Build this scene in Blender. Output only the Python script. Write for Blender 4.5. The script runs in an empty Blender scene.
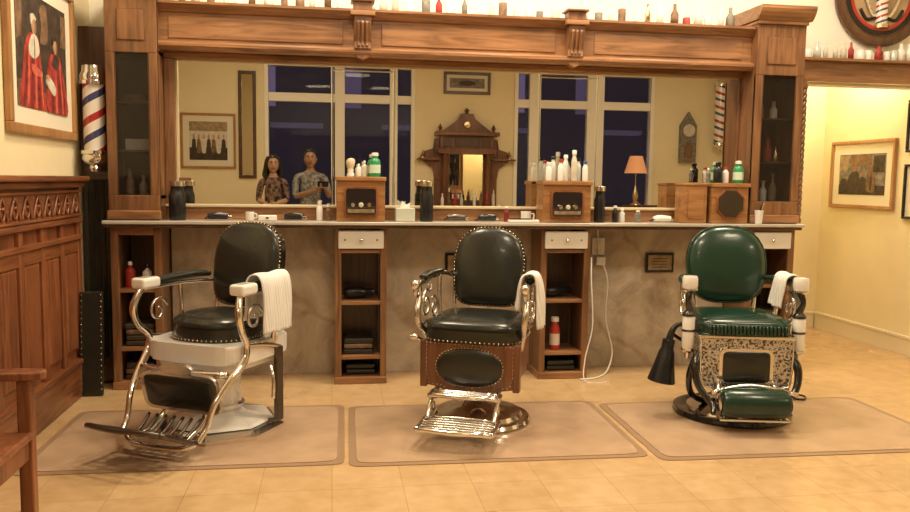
import bpy, bmesh, math, random
from mathutils import Vector, Matrix
random.seed(7)
D=bpy.data; SC=bpy.context.scene
pi=math.pi
# ------------------------------------------------------------------ materials
def newmat(name):
    m=D.materials.new(name); m.use_nodes=True
    nt=m.node_tree; b=nt.nodes['Principled BSDF']
    return m,nt,b
def flat(name,col,rough=.5,metal=0.,coat=0.,emis=0.,bump=0.,bscale=60,spec=.5,trans=0.,var=0.0,vs=5,alpha=1,sharp=False):
    m,nt,b=newmat(name)
    b.inputs['Base Color'].default_value=(*col,1); b.inputs['Roughness'].default_value=rough
    b.inputs['Metallic'].default_value=metal; b.inputs['Coat Weight'].default_value=coat
    b.inputs['Specular IOR Level'].default_value=spec
    b.inputs['Transmission Weight'].default_value=trans
    b.inputs['Alpha'].default_value=alpha
    if emis: 
        b.inputs['Emission Color'].default_value=(*col,1); b.inputs['Emission Strength'].default_value=emis
    tc=nt.nodes.new('ShaderNodeTexCoord')
    n=nt.nodes.new('ShaderNodeTexNoise'); n.inputs['Scale'].default_value=bscale if bump else 12
    nt.links.new(tc.outputs['Object'],n.inputs['Vector'])
    if bump:
        bp=nt.nodes.new('ShaderNodeBump'); bp.inputs['Strength'].default_value=bump; bp.inputs['Distance'].default_value=.01
        nt.links.new(n.outputs['Fac'],bp.inputs['Height']); nt.links.new(bp.outputs['Normal'],b.inputs['Normal'])
    if var:
        n2=nt.nodes.new('ShaderNodeTexNoise'); n2.inputs['Scale'].default_value=vs; n2.inputs['Detail'].default_value=6
        nt.links.new(tc.outputs['Object'],n2.inputs['Vector'])
        r=nt.nodes.new('ShaderNodeValToRGB'); r.color_ramp.elements[0].position=.4 if sharp else .25; r.color_ramp.elements[1].position=.6 if sharp else .75
        r.color_ramp.elements[0].color=(*[c*(1-var) for c in col],1); r.color_ramp.elements[1].color=(*[min(1,c*(1+var)) for c in col],1)
        nt.links.new(n2.outputs['Fac'],r.inputs['Fac']); nt.links.new(r.outputs['Color'],b.inputs['Base Color'])
    return m
def wood(name,c1,c2,axis='z',rough=.35,scale=7,coat=.25):
    m,nt,b=newmat(name)
    tc=nt.nodes.new('ShaderNodeTexCoord'); mp=nt.nodes.new('ShaderNodeMapping')
    s=[scale*3]*3; s['xyz'.index(axis)]=scale*.25
    mp.inputs['Scale'].default_value=s
    n=nt.nodes.new('ShaderNodeTexNoise'); n.inputs['Scale'].default_value=1.4; n.inputs['Detail'].default_value=9; n.inputs['Distortion'].default_value=1.1
    n2=nt.nodes.new('ShaderNodeTexNoise'); n2.inputs['Scale'].default_value=2.2; n2.inputs['Detail'].default_value=4
    r=nt.nodes.new('ShaderNodeValToRGB'); r.color_ramp.elements[0].position=.32; r.color_ramp.elements[1].position=.68
    r.color_ramp.elements[0].color=(*c1,1); r.color_ramp.elements[1].color=(*c2,1)
    L=nt.links.new
    L(tc.outputs['Object'],mp.inputs['Vector']); L(mp.outputs['Vector'],n.inputs['Vector']); L(tc.outputs['Object'],n2.inputs['Vector'])
    mm=nt.nodes.new('ShaderNodeMath'); mm.operation='MULTIPLY_ADD'; mm.inputs[1].default_value=.5; 
    L(n2.outputs['Fac'],mm.inputs[0])
    m2=nt.nodes.new('ShaderNodeMath'); m2.operation='MULTIPLY_ADD'; m2.inputs[1].default_value=.75; m2.inputs[2].default_value=-.13
    L(n.outputs['Fac'],m2.inputs[0]); L(m2.outputs[0],mm.inputs[2])
    L(mm.outputs[0],r.inputs['Fac']); L(r.outputs['Color'],b.inputs['Base Color'])
    bp=nt.nodes.new('ShaderNodeBump'); bp.inputs['Strength'].default_value=.15; bp.inputs['Distance'].default_value=.004
    L(n.outputs['Fac'],bp.inputs['Height']); L(bp.outputs['Normal'],b.inputs['Normal'])
    b.inputs['Roughness'].default_value=rough; b.inputs['Coat Weight'].default_value=coat; b.inputs['Coat Roughness'].default_value=.2
    return m
def marble(name):
    m,nt,b=newmat(name); L=nt.links.new
    tc=nt.nodes.new('ShaderNodeTexCoord'); 
    n=nt.nodes.new('ShaderNodeTexNoise'); n.inputs['Scale'].default_value=2.2; n.inputs['Detail'].default_value=10; n.inputs['Distortion'].default_value=1.6; n.inputs['Roughness'].default_value=.66
    w=nt.nodes.new('ShaderNodeTexWave'); w.wave_type='BANDS'; w.bands_direction='DIAGONAL'; w.inputs['Scale'].default_value=.9; w.inputs['Distortion'].default_value=8; w.inputs['Detail'].default_value=5; w.inputs['Detail Scale'].default_value=1.4
    r=nt.nodes.new('ShaderNodeValToRGB'); e=r.color_ramp.elements
    e[0].position=.3; e[0].color=(.32,.265,.205,1); e[1].position=.72; e[1].color=(.70,.62,.51,1)
    e2=e.new(.5); e2.color=(.52,.445,.355,1)
    r2=nt.nodes.new('ShaderNodeValToRGB'); q=r2.color_ramp.elements; q[0].position=0; q[0].color=(.74,.62,.52,1); q[1].position=.07; q[1].color=(1,1,1,1)
    mx=nt.nodes.new('ShaderNodeMix'); mx.data_type='RGBA'; mx.blend_type='MULTIPLY'; mx.inputs[0].default_value=.6
    L(tc.outputs['Object'],n.inputs['Vector']); L(tc.outputs['Object'],w.inputs['Vector'])
    L(n.outputs['Fac'],r.inputs['Fac']); L(w.outputs['Fac'],r2.inputs['Fac'])
    L(r.outputs['Color'],mx.inputs[6]); L(r2.outputs['Color'],mx.inputs[7]); L(mx.outputs[2],b.inputs['Base Color'])
    b.inputs['Roughness'].default_value=.22
    return m
def floor_mat():
    m,nt,b=newmat('vinyl_tile'); L=nt.links.new
    tc=nt.nodes.new('ShaderNodeTexCoord'); mp=nt.nodes.new('ShaderNodeMapping')
    br=nt.nodes.new('ShaderNodeTexBrick'); br.offset=0; br.inputs['Scale'].default_value=1
    br.inputs['Brick Width'].default_value=.3; br.inputs['Row Height'].default_value=.3; br.inputs['Mortar Size'].default_value=.0018; br.inputs['Mortar Smooth'].default_value=.3
    br.inputs['Color1'].default_value=(.66,.46,.25,1); br.inputs['Color2'].default_value=(.59,.405,.215,1); br.inputs['Mortar'].default_value=(.42,.27,.13,1)
    n=nt.nodes.new('ShaderNodeTexNoise'); n.inputs['Scale'].default_value=11; n.inputs['Detail'].default_value=8
    n3=nt.nodes.new('ShaderNodeTexNoise'); n3.inputs['Scale'].default_value=1.1; n3.inputs['Detail'].default_value=3
    r=nt.nodes.new('ShaderNodeValToRGB'); r.color_ramp.elements[0].position=.3; r.color_ramp.elements[0].color=(.82,.75,.64,1); r.color_ramp.elements[1].position=.62; r.color_ramp.elements[1].color=(1,1,1,1)
    mx=nt.nodes.new('ShaderNodeMix'); mx.data_type='RGBA'; mx.blend_type='MULTIPLY'; mx.inputs[0].default_value=.8
    L(tc.outputs['Object'],mp.inputs['Vector']); L(mp.outputs['Vector'],br.inputs['Vector']); L(tc.outputs['Object'],n.inputs['Vector']); L(tc.outputs['Object'],n3.inputs['Vector'])
    L(n.outputs['Fac'],r.inputs['Fac']); L(br.outputs['Color'],mx.inputs[6]); L(r.outputs['Color'],mx.inputs[7]); L(mx.outputs[2],b.inputs['Base Color'])
    mr=nt.nodes.new('ShaderNodeMapRange'); mr.inputs['To Min'].default_value=.18; mr.inputs['To Max'].default_value=.42
    L(n3.outputs['Fac'],mr.inputs['Value']); L(mr.outputs['Result'],b.inputs['Roughness'])
    return m
def pole_mat(name,k,sgn=-1):
    m,nt,b=newmat(name); L=nt.links.new
    tc=nt.nodes.new('ShaderNodeTexCoord'); sp=nt.nodes.new('ShaderNodeSeparateXYZ'); L(tc.outputs['Object'],sp.inputs[0])
    a=nt.nodes.new('ShaderNodeMath'); a.operation='ARCTAN2'; L(sp.outputs['Y'],a.inputs[0]); L(sp.outputs['X'],a.inputs[1])
    d=nt.nodes.new('ShaderNodeMath'); d.operation='DIVIDE'; d.inputs[1].default_value=2*pi; L(a.outputs[0],d.inputs[0])
    z=nt.nodes.new('ShaderNodeMath'); z.operation='MULTIPLY_ADD'; z.inputs[1].default_value=k*sgn; L(sp.outputs['Z'],z.inputs[0]); L(d.outputs[0],z.inputs[2])
    f=nt.nodes.new('ShaderNodeMath'); f.operation='FRACT'; L(z.outputs[0],f.inputs[0])
    r=nt.nodes.new('ShaderNodeValToRGB'); r.color_ramp.interpolation='CONSTANT'; e=r.color_ramp.elements
    W=(.82,.79,.72,1)
    e[0].position=0; e[0].color=W; e[1].position=.27; e[1].color=(.42,.035,.03,1)
    for p,c in((.47,W),(.74,(.05,.06,.16,1)),(.93,W)):
        q=e.new(p); q.color=c
    L(f.outputs[0],r.inputs['Fac']); L(r.outputs['Color'],b.inputs['Base Color']); b.inputs['Roughness'].default_value=.15; b.inputs['Coat Weight'].default_value=.6
    return m
def stripe_mat(name,c1,c2,scale,axis='X',rough=.9,bump=.3):
    m,nt,b=newmat(name); L=nt.links.new
    tc=nt.nodes.new('ShaderNodeTexCoord'); w=nt.nodes.new('ShaderNodeTexWave'); w.bands_direction=axis; w.inputs['Scale'].default_value=scale
    L(tc.outputs['Object'],w.inputs['Vector'])
    r=nt.nodes.new('ShaderNodeValToRGB'); r.color_ramp.elements[0].color=(*c1,1); r.color_ramp.elements[1].color=(*c2,1)
    L(w.outputs['Fac'],r.inputs['Fac']); L(r.outputs['Color'],b.inputs['Base Color']); b.inputs['Roughness'].default_value=rough
    bp=nt.nodes.new('ShaderNodeBump'); bp.inputs['Strength'].default_value=bump; bp.inputs['Distance'].default_value=.004
    L(w.outputs['Fac'],bp.inputs['Height']); L(bp.outputs['Normal'],b.inputs['Normal'])
    return m
def ornate_mat(name,c1,c2,scale=45,metal=.9):
    m,nt,b=newmat(name); L=nt.links.new
    tc=nt.nodes.new('ShaderNodeTexCoord'); v=nt.nodes.new('ShaderNodeTexVoronoi'); v.feature='SMOOTH_F1'; v.inputs['Scale'].default_value=scale
    L(tc.outputs['Object'],v.inputs['Vector'])
    w=nt.nodes.new('ShaderNodeMath'); w.operation='MULTIPLY'; w.inputs[1].default_value=18; L(v.outputs['Distance'],w.inputs[0])
    s_=nt.nodes.new('ShaderNodeMath'); s_.operation='SINE'; L(w.outputs[0],s_.inputs[0])
    ma=nt.nodes.new('ShaderNodeMath'); ma.operation='MULTIPLY_ADD'; ma.inputs[1].default_value=.5; ma.inputs[2].default_value=.5; L(s_.outputs[0],ma.inputs[0])
    r=nt.nodes.new('ShaderNodeValToRGB'); r.color_ramp.elements[0].color=(*c1,1); r.color_ramp.elements[1].color=(*c2,1); r.color_ramp.elements[0].position=.12; r.color_ramp.elements[1].position=.6
    L(ma.outputs[0],r.inputs['Fac']); L(r.outputs['Color'],b.inputs['Base Color'])
    b.inputs['Metallic'].default_value=metal; b.inputs['Roughness'].default_value=.3
    bp=nt.nodes.new('ShaderNodeBump'); bp.inputs['Strength'].default_value=.7; bp.inputs['Distance'].default_value=.003
    L(ma.outputs[0],bp.inputs['Height']); L(bp.outputs['Normal'],b.inputs['Normal'])
    return m
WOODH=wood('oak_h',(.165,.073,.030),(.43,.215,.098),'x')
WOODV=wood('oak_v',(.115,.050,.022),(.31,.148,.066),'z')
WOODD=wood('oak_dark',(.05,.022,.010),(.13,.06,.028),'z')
WOODR=wood('mahogany',(.125,.040,.016),(.34,.122,.048),'z')
WOODRH=wood('mahogany_h',(.12,.040,.016),(.32,.12,.047),'y')
WOODC=wood('chair_walnut',(.09,.033,.015),(.25,.095,.040),'z')
WOODB=wood('box_wood',(.26,.11,.035),(.50,.26,.105),'x',rough=.3)
GOLDW=wood('frame_wood',(.28,.13,.045),(.52,.28,.11),'z')
DARK=flat('dark_interior',(.018,.012,.01),.6)
MARBLE=marble('marble')
COUNT=flat('counter_stone',(.50,.46,.40),.2,var=.15)
WALL=flat('cream_paint',(.83,.73,.48),.7,var=.03)
WALLW=flat('lit_wall_paint',(.90,.87,.78),.7,var=.03)  # brightness of the lit upper walls put into a whiter base colour
CEIL=flat('ceiling_paint',(.86,.82,.72),.8)
TRIM=flat('trim_paint',(.80,.72,.54),.4)
TRIMW=flat('window_trim_white',(.88,.84,.74),.35)
FLOOR=floor_mat()
MATM=flat('floor_mat_vinyl',(.52,.36,.235),.2,bump=.2,bscale=14,var=.14)
MATE=flat('floor_mat_edge',(.37,.245,.155),.3)
MIRR=flat('mirror_silver',(.80,.79,.74),.0,metal=1)
BEV=flat('mirror_bevel',(.75,.78,.72),.08,metal=1)
GLASSD=flat('dark_glass',(.03,.02,.016),.04,coat=1)
GLASSC=flat('cabinet_glass',(.03,.025,.02),.03,alpha=.35)
CHROME=flat('chrome',(.80,.78,.75),.13,metal=1,bump=.05,bscale=50)
NICKEL=flat('nickel_worn',(.62,.59,.55),.25,metal=1,bump=.15,bscale=40)
DKMET=flat('dark_metal',(.13,.115,.10),.3,metal=.9)
BLACKM=flat('black_enamel',(.012,.011,.011),.18,coat=.6)
PORC=flat('porcelain',(.86,.85,.82),.1,coat=.8)
LEATH=flat('black_leather',(.017,.019,.015),.27,coat=.15,bump=.10,bscale=30)
LEATHG=flat('green_leather',(.008,.036,.021),.26,coat=.2,bump=.08,bscale=30)
BRASS=flat('brass_studs',(.66,.52,.32),.25,metal=1)
ORN=ornate_mat('embossed_nickel',(.11,.10,.09),(.66,.63,.58),52)
TOWEL=stripe_mat('towel_cloth',(.70,.69,.66),(.86,.85,.83),22,'Y')
WHITE=flat('white_plastic',(.83,.82,.79),.35)
CLEAR=flat('pale_glass',(.62,.66,.62),.08,coat=.5)
BLACK=flat('black_plastic',(.012,.012,.014),.25)
GREEN=flat('green_plastic',(.02,.26,.09),.3)
BLUE=flat('blue_gel',(.05,.12,.28),.15)
RED=flat('red_paint',(.45,.04,.03),.35)
PAPER=flat('mat_board',(.76,.71,.57),.8)
POLE=pole_mat('pole_stripes',4.4,-1); POLES=pole_mat('emblem_stripes',12,-1)
ORANGE=flat('lamp_shade',(.72,.33,.15),.7,emis=.4)
BULB=flat('bulb_glow',(1,.85,.6),.5,emis=12)
# ------------------------------------------------------------------ helpers
COL=SC.collection
def grp(name,loc=(0,0,0),rz=0):
    e=D.objects.new(name,None); e.empty_display_size=.1; e.location=loc; e.rotation_euler=(0,0,rz); COL.objects.link(e); return e
def fin(name,bm,mat,g,smooth=False,M=None):
    bmesh.ops.recalc_face_normals(bm,faces=bm.faces)
    if M is not None: bm.transform(M)
    me=D.meshes.new(name); bm.to_mesh(me); bm.free()
    for mm in (mat if isinstance(mat,(list,tuple)) else [mat]): me.materials.append(mm)
    if smooth:
        for p in me.polygons: p.use_smooth=True
    o=D.objects.new(name,me); COL.objects.link(o)
    if g is not None: o.parent=g
    return o
def box(g,name,X,Y,Z,mat,bev=0,M=None,seg=2):
    bm=bmesh.new()
    bmesh.ops.create_cube(bm,size=1)
    cx,cy,cz=sum(X)/2,sum(Y)/2,sum(Z)/2
    bm.transform(Matrix.Translation((cx,cy,cz))@Matrix.Diagonal((abs(X[1]-X[0]),abs(Y[1]-Y[0]),abs(Z[1]-Z[0]),1)))
    if bev: bmesh.ops.bevel(bm,geom=bm.edges[:],offset=bev,segments=seg,affect='EDGES',profile=.5)
    return fin(name,bm,mat,g,False,M)
def extr(g,name,pts,axis,a0,a1,mat,bev=0,M=None,smooth=False):
    bm=bmesh.new()
    def mk(p,a):
        return {'y':(p[0],a,p[1]),'x':(a,p[0],p[1]),'z':(p[0],p[1],a)}[axis]
    v0=[bm.verts.new(mk(p,a0)) for p in pts]; v1=[bm.verts.new(mk(p,a1)) for p in pts]
    f0=bm.faces.new(v0); f1=bm.faces.new(v1[::-1]); n=len(pts)
    for i in range(n): bm.faces.new((v0[i],v0[(i+1)%n],v1[(i+1)%n],v1[i]))
    if bev:
        ed=[e for e in bm.edges if e in f0.edges or e in f1.edges]
        bmesh.ops.bevel(bm,geom=ed,offset=bev,segments=2,affect='EDGES',profile=.5)
    o=fin(name,bm,mat,g,smooth,M)
    if smooth:
        try: o.data.set_sharp_from_angle(angle=math.radians(50))
        except Exception: pass
    return o
def lathe(g,name,prof,c,mat,seg=32,axis='z',smooth=True,M=None,cap=True,loop=False):
    bm=bmesh.new(); rings=[]
    for r,z in prof:
        if r<1e-5: rings.append([bm.verts.new((0,0,z))]); continue
        rings.append([bm.verts.new((r*math.cos(2*pi*i/seg+pi/seg),r*math.sin(2*pi*i/seg+pi/seg),z)) for i in range(seg)])
    pairs=list(zip(rings[:-1],rings[1:]))
    if loop: pairs.append((rings[-1],rings[0])); cap=False
    for a,b in pairs:
        for i in range(seg):
            j=(i+1)%seg
            if len(a)==1 and len(b)==1: continue
            if len(a)==1: bm.faces.new((a[0],b[i],b[j]))
            elif len(b)==1: bm.faces.new((a[i],a[j],b[0]))
            else: bm.faces.new((a[i],a[j],b[j],b[i]))
    if cap:
        if len(rings[0])>1: bm.faces.new(rings[0])
        if len(rings[-1])>1: bm.faces.new(rings[-1])
    T=Matrix.Translation(c)
    if axis=='x': T=T@Matrix.Rotation(pi/2,4,'Y')
    if axis=='y': T=T@Matrix.Rotation(-pi/2,4,'X')
    if M is not None: T=M@T
    o=fin(name,bm,mat,g,smooth,T)
    if smooth:
        me=o.data
        try: me.set_sharp_from_angle(angle=math.radians(42))
        except Exception: pass
    return o
def cr(pts,n=6,closed=False):
    P=[Vector(p) for p in pts]; out=[]; N=len(P)
    rng=range(N if closed else N-1)
    for i in rng:
        if closed: p0,p1,p2,p3=P[(i-1)%N],P[i],P[(i+1)%N],P[(i+2)%N]
        else: p0,p1,p2,p3=P[max(i-1,0)],P[i],P[i+1],P[min(i+2,N-1)]
        for k in range(n):
            t=k/n; out.append(.5*((2*p1)+(-p0+p2)*t+(2*p0-5*p1+4*p2-p3)*t*t+(-p0+3*p1-3*p2+p3)*t**3))
    if not closed: out.append(P[-1])
    return out
def tube(g,name,pts,r,mat,n=6,seg=10,flat_=(1,1),M=None,closed=False,bm=None):
    own=bm is None
    if own: bm=bmesh.new()
    P=cr(pts,n,closed) if n>1 else [Vector(p) for p in pts]
    K=len(P); rr=r if isinstance(r,(list,tuple)) else [r]*len(pts)
    def rad(i):
        t=i/(K-1)*(len(rr)-1); a=int(min(t,len(rr)-2)) if len(rr)>1 else 0
        return rr[a]+(rr[a+1]-rr[a])*(t-a) if len(rr)>1 else rr[0]
    rings=[]; prev=None
    for i,p in enumerate(P):
        if closed: t=(P[(i+1)%K]-P[i-1])
        else: t=P[min(i+1,K-1)]-P[max(i-1,0)]
        if t.length<1e-9: t=Vector((0,0,1))
        t.normalize()
        if prev is None:
            a=Vector((1,0,0)) if abs(t.x)<.9 else Vector((0,1,0))
            s=(a-t*a.dot(t)).normalized()
        else: s=(prev-t*prev.dot(t)).normalized()
        prev=s; b=t.cross(s); R=rad(i)
        rings.append([bm.verts.new(p+s*math.cos(2*pi*k/seg)*R*flat_[0]+b*math.sin(2*pi*k/seg)*R*flat_[1]) for k in range(seg)])
    for i in range(K-1 if not closed else K):
        a=rings[i]; b=rings[(i+1)%K]
        for k in range(seg): bm.faces.new((a[k],a[(k+1)%seg],b[(k+1)%seg],b[k]))
    if not closed: bm.faces.new(rings[0]); bm.faces.new(rings[-1])
    if own: return fin(name,bm,mat,g,True,M)
def sup(a,b,n=2.,N=48,cx=0,cy=0):
    o=[]
    for i in range(N):
        t=2*pi*i/N; c,s=math.cos(t),math.sin(t)
        o.append((cx+a*math.copysign(abs(c)**(2/n),c),cy+b*math.copysign(abs(s)**(2/n),s)))
    return o
def cush(g,name,out,th,mat,M,back=.02,p=3.,c=None):
    bm=bmesh.new(); N=len(out)
    if c is None: c=(sum(q[0] for q in out)/N,sum(q[1] for q in out)/N)
    ts=[1,1.0,.985,.95,.88,.75,.5,.25]; hs=[-back,0]+[th*(1-t**p)**(1/2.2) for t in ts[2:]]
    rings=[[bm.verts.new((c[0]+(x-c[0])*t,c[1]+(y-c[1])*t,h)) for x,y in out] for t,h in zip(ts,hs)]
    for a,b in zip(rings[:-1],rings[1:]):
        for i in range(N): bm.faces.new((a[i],a[(i+1)%N],b[(i+1)%N],b[i]))
    v=bm.verts.new((c[0],c[1],th))
    for i in range(N): bm.faces.new((rings[-1][i],rings[-1][(i+1)%N],v))
    bm.faces.new(rings[0])
    return fin(name,bm,mat,g,True,M)
def studs(g,name,pts,r,mat,M=None):
    bm=bmesh.new()
    for p in pts:
        bmesh.ops.create_icosphere(bm,subdivisions=1,radius=r,matrix=Matrix.Translation(p))
    return fin(name,bm,mat,g,True,M)
def resample(out,d):
    P=[Vector((x,y)) for x,y in out]; P.append(P[0]); res=[]; acc=0
    for a,b in zip(P[:-1],P[1:]):
        L=(b-a).length
        while acc<=L and L>0:
            res.append(a+(b-a)*(acc/L)); acc+=d
        acc-=L
    return res
def ball(g,name,c,s,mat,M=None,seg=20):
    bm=bmesh.new(); bmesh.ops.create_uvsphere(bm,u_segments=seg,v_segments=seg//2+2,radius=1)
    bm.transform(Matrix.Translation(c)@Matrix.Diagonal((*s,1)) if not isinstance(s,(int,float)) else Matrix.Translation(c)@Matrix.Scale(s,4))
    return fin(name,bm,mat,g,True,M)
def towel(g,name,path,y0,y1,mat,amp=.008,waves=3,nv=18):
    bm=bmesh.new(); P=cr([(x,0,z) for x,z in path],6); G=[]
    K=len(P)
    for i,p in enumerate(P):
        row=[]
        for j in range(nv+1):
            v=j/nv; e=abs(i/(K-1)-.45)*2
            w=amp*math.sin(v*2*pi*waves+i*.15)*min(1,e*1.3)
            row.append(bm.verts.new((p.x+w,y0+(y1-y0)*v+.006*math.sin(i*.5)*e,p.z+.003*math.sin(v*9))))
        G.append(row)
    for i in range(K-1):
        for j in range(nv): bm.faces.new((G[i][j],G[i+1][j],G[i+1][j+1],G[i][j+1]))
    o=fin(name,bm,mat,g,True)
    m=o.modifiers.new('s','SOLIDIFY'); m.thickness=.007; m.offset=0
    return o
# ------------------------------------------------------------------ room shell
XL,XR=-1.52,4.40
YB=-2.0; CH=3.5
WE=3.20
box(None,'floor',(-3.2,7.4),(YB-.2,6.85),(-.1,0),FLOOR)
box(None,'ceiling',(-3.2,7.4),(YB-.2,6.85),(CH,CH+.1),CEIL)
box(None,'wall_left',(XL-.12,XL),(2.0,5.62),(0,CH),WALL)
box(None,'wall_left_return',(-3.2,XL-.12),(2.0,2.12),(0,CH),WALL)
box(None,'wall_left_front',(-3.2,-3.08),(YB,2.0),(0,CH),WALL)
box(None,'wall_behind_bar',(XL,WE),(5.5,5.62),(0,CH),WALLW)
box(None,'wall_alcove_left',(WE-.12,WE),(5.62,6.7),(0,CH),WALL)
box(None,'wall_alcove_back',(WE-.12,XR+.12),(6.7,6.82),(0,CH),WALL)
box(None,'wall_right',(XR,XR+.12),(3.1,6.7),(0,CH),WALL)
box(None,'wall_right_return',(XR+.12,7.4),(3.1,3.22),(0,CH),WALL)
box(None,'wall_right_front',(7.28,7.4),(YB,3.1),(0,CH),WALL)
box(None,'wall_over_alcove',(WE,XR),(5.5,5.62),(2.04,CH),WALLW)
g=grp('baseboard_right'); box(g,'board',(XR-.018,XR-.001),(3.12,6.68),(0.001,.13),TRIM); box(g,'cap',(XR-.026,XR-.001),(3.12,6.68),(.13,.155),TRIM,.005)
g=grp('baseboard_alcove'); box(g,'board',(WE+.01,XR-.03),(6.682,6.699),(0.001,.13),TRIM); box(g,'cap',(WE+.01,XR-.03),(6.674,6.699),(.13,.155),TRIM,.005)
WB=[(-3.2,-1.0),(1.28,2.85),(5.17,7.4)]
for i,(a,b) in enumerate(WB): box(None,'wall_front_%d'%(i+1),(a,b),(YB-.15,YB),(0,CH),WALL)
gl,nt,b_=newmat('window_glass'); b_.inputs['Transmission Weight'].default_value=1; b_.inputs['Roughness'].default_value=0; b_.inputs['IOR'].default_value=1.2
for i,(a,b,ml) in enumerate([(-1.0,1.28,[(.05,.20),(.89,1.01)]),(2.85,5.17,[(3.10,3.27),(4.05,4.33)])]):
    box(None,'wall_front_sill_%d'%(i+1),(a,b),(YB-.15,YB),(0,.85),WALL); box(None,'wall_front_head_%d'%(i+1),(a,b),(YB-.15,YB),(3.06,CH),WALL)
    g=grp('window_%d'%(i+1))
    box(g,'sill',(a+.002,b-.002),(YB-.14,YB+.05),(.851,.9),TRIMW,.006)
    box(g,'head',(a+.002,b-.002),(YB-.12,YB+.02),(3.0,3.058),TRIMW)
    box(g,'transom_bar',(a+.06,b-.06),(YB-.10,YB-.01),(2.47,2.6),TRIMW,.006)
    box(g,'jamb_l',(a+.002,a+.06),(YB-.12,YB+.02),(.9,3.0),TRIMW); box(g,'jamb_r',(b-.06,b-.002),(YB-.12,YB+.02),(.9,3.0),TRIMW)
    for k,(p,q) in enumerate(ml): box(g,'mullion_%d'%k,(p,q),(YB-.11,YB),(.9,3.0),TRIMW,.006)
    box(g,'pane',(a+.05,b-.05),(YB-.075,YB-.07),(.9,3.0),gl)
g=grp('storefront_across_street',(0,-9,0))
SF=flat('night_facade',(.045,.034,.050),.8,emis=.5); SG=flat('neon_blue',(.2,.45,1),.5,emis=5); SY=flat('window_warm',(1,.6,.2),.5,emis=3)
box(g,'facade',(-8,12,),(-.3,0),(0,7),SF)
for k in range(9): box(g,'lit_window_%d'%k,(-6+k*2,-5.3+k*2),(0.001,.03),(3.0,4.4),flat('shop_glow%d'%k,(.24,.18,.34),.5,emis=.35+.12*(k%3)))
for k in range(5): box(g,'awning_stripe_%d'%k,(-4+k*2.6,-2.8+k*2.6),(0.001,.4),(2.5,2.6),flat('awning%d'%k,(.09,.07,.12),.5,emis=.8))
box(g,'neon_sign',(2.4,2.75),(.02,.08),(1.6,2.4),SG,.02); box(g,'neon_border',(2.35,2.8),(.0,.05),(1.5,2.5),BLACK,.01)
for k in range(6): ball(g,'lamp_%d'%k,(-3.5+k*2.1,.3,4.5+.1*(k%2)),.09,SY); 
for k in range(6): tube(g,'lamp_stem_%d'%k,[(-3.5+k*2.1,.0,4.7),(-3.5+k*2.1,.3,4.7),(-3.5+k*2.1,.3,4.55+.1*(k%2))],.02,BLACK,n=2)
g=grp('wainscot_left')
y0,y1=2.02,5.02
W0=XL+.001
box(g,'backing',(W0,W0+.03),(y0,y1),(0,1.25),WOODR)
box(g,'ledge',(W0,W0+.11),(y0,y1),(1.27,1.30),WOODRH,.008); box(g,'ledge_mould',(W0,W0+.08),(y0,y1),(1.235,1.27),WOODRH,.01)
box(g,'frieze',(W0+.03,W0+.045),(y0,y1),(1.06,1.235),WOODRH)
box(g,'frieze_mould',(W0+.03,W0+.065),(y0,y1),(1.03,1.06),WOODRH,.008)
box(g,'chair_rail',(W0+.03,W0+.06),(y0,y1),(.93,.96),WOODRH,.006)
box(g,'plinth',(W0,W0+.06),(y0,y1),(0.001,.2),WOODRH,.006); box(g,'plinth_cap',(W0,W0+.07),(y0,y1),(.2,.23),WOODRH,.008)
y=y1; k=0
while y-.30>y0:
    box(g,'stile_%d'%k,(W0+.03,W0+.05),(y-.06,y),(.23,1.03),WOODR,.004)
    extr(g,'panel_%d'%k,[(y-.28,.29),(y-.08,.29),(y-.08,.86),(y-.28,.86)],'x',W0+.03,W0+.045,WOODR,.012)
    box(g,'rail_%d'%k,(W0+.03,W0+.048),(y-.30,y-.06),(.86,.93),WOODRH,.003)
    bm=bmesh.new()
    for h_ in (0,1):
        cy=y-.095-.15*h_
        for q in (-1,1):
            pts=[(W0+.05,cy+q*.062*(1-t**1.6),1.085+.11*t) for t in [i/6 for i in range(7)]]
            tube(None,'',pts,[.008,.006],WOODR,n=2,seg=6,bm=bm)
            tube(None,'',[(W0+.05,cy+q*.005,1.09),(W0+.05,cy+q*.03,1.12),(W0+.05,cy+q*.02,1.15),(W0+.05,cy+q*.004,1.14)],.006,WOODR,n=3,seg=6,bm=bm)
    fin('carving_%d'%k,bm,WOODR,g,True)
    y-=.30; k+=1
box(g,'carving_top_bead',(W0+.045,W0+.058),(y0,y1),(1.205,1.22),WOODRH,.004); box(g,'carving_low_bead',(W0+.045,W0+.058),(y0,y1),(1.065,1.078),WOODRH,.004)
# ------------------------------------------------------------------ picture frames
def picture(name,M,w,h,fw,fmat,matw,pic,shapes=(),dep=.03):
    g=grp(name); g.matrix_world=M
    for n_,X,Z in (('top',(-w/2,w/2),(h/2-fw,h/2)),('bottom',(-w/2,w/2),(-h/2,-h/2+fw)),('left',(-w/2,-w/2+fw),(-h/2+fw,h/2-fw)),('right',(w/2-fw,w/2),(-h/2+fw,h/2-fw))):
        box(g,'frame_'+n_,X,(-dep,0),Z,fmat,.006)
    box(g,'mat_board',(-w/2+fw,w/2-fw),(-dep*.4,-.001),(-h/2+fw,h/2-fw),PAPER)
    iw,ih=w/2-fw-matw,h/2-fw-matw
    box(g,'print',(-iw,iw),(-dep*.4-.002,-dep*.4),(-ih,ih),pic)
    for i,(pts,m) in enumerate(shapes):
        sm=[(p.x,p.y) for p in cr([(x,z,0) for x,z in pts],4,True)] if len(pts)>4 else pts
        extr(g,'print_shape_%d'%i,[(max(-1,min(1,x))*iw,max(-1,min(1,z))*ih) for x,z in sm],'y',-dep*.4-.003-.00025*i,-dep*.4-.002,m)
    return g
def blob(cx,cz,a,b): return sup(a,b,2.2,14,cx,cz)
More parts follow.
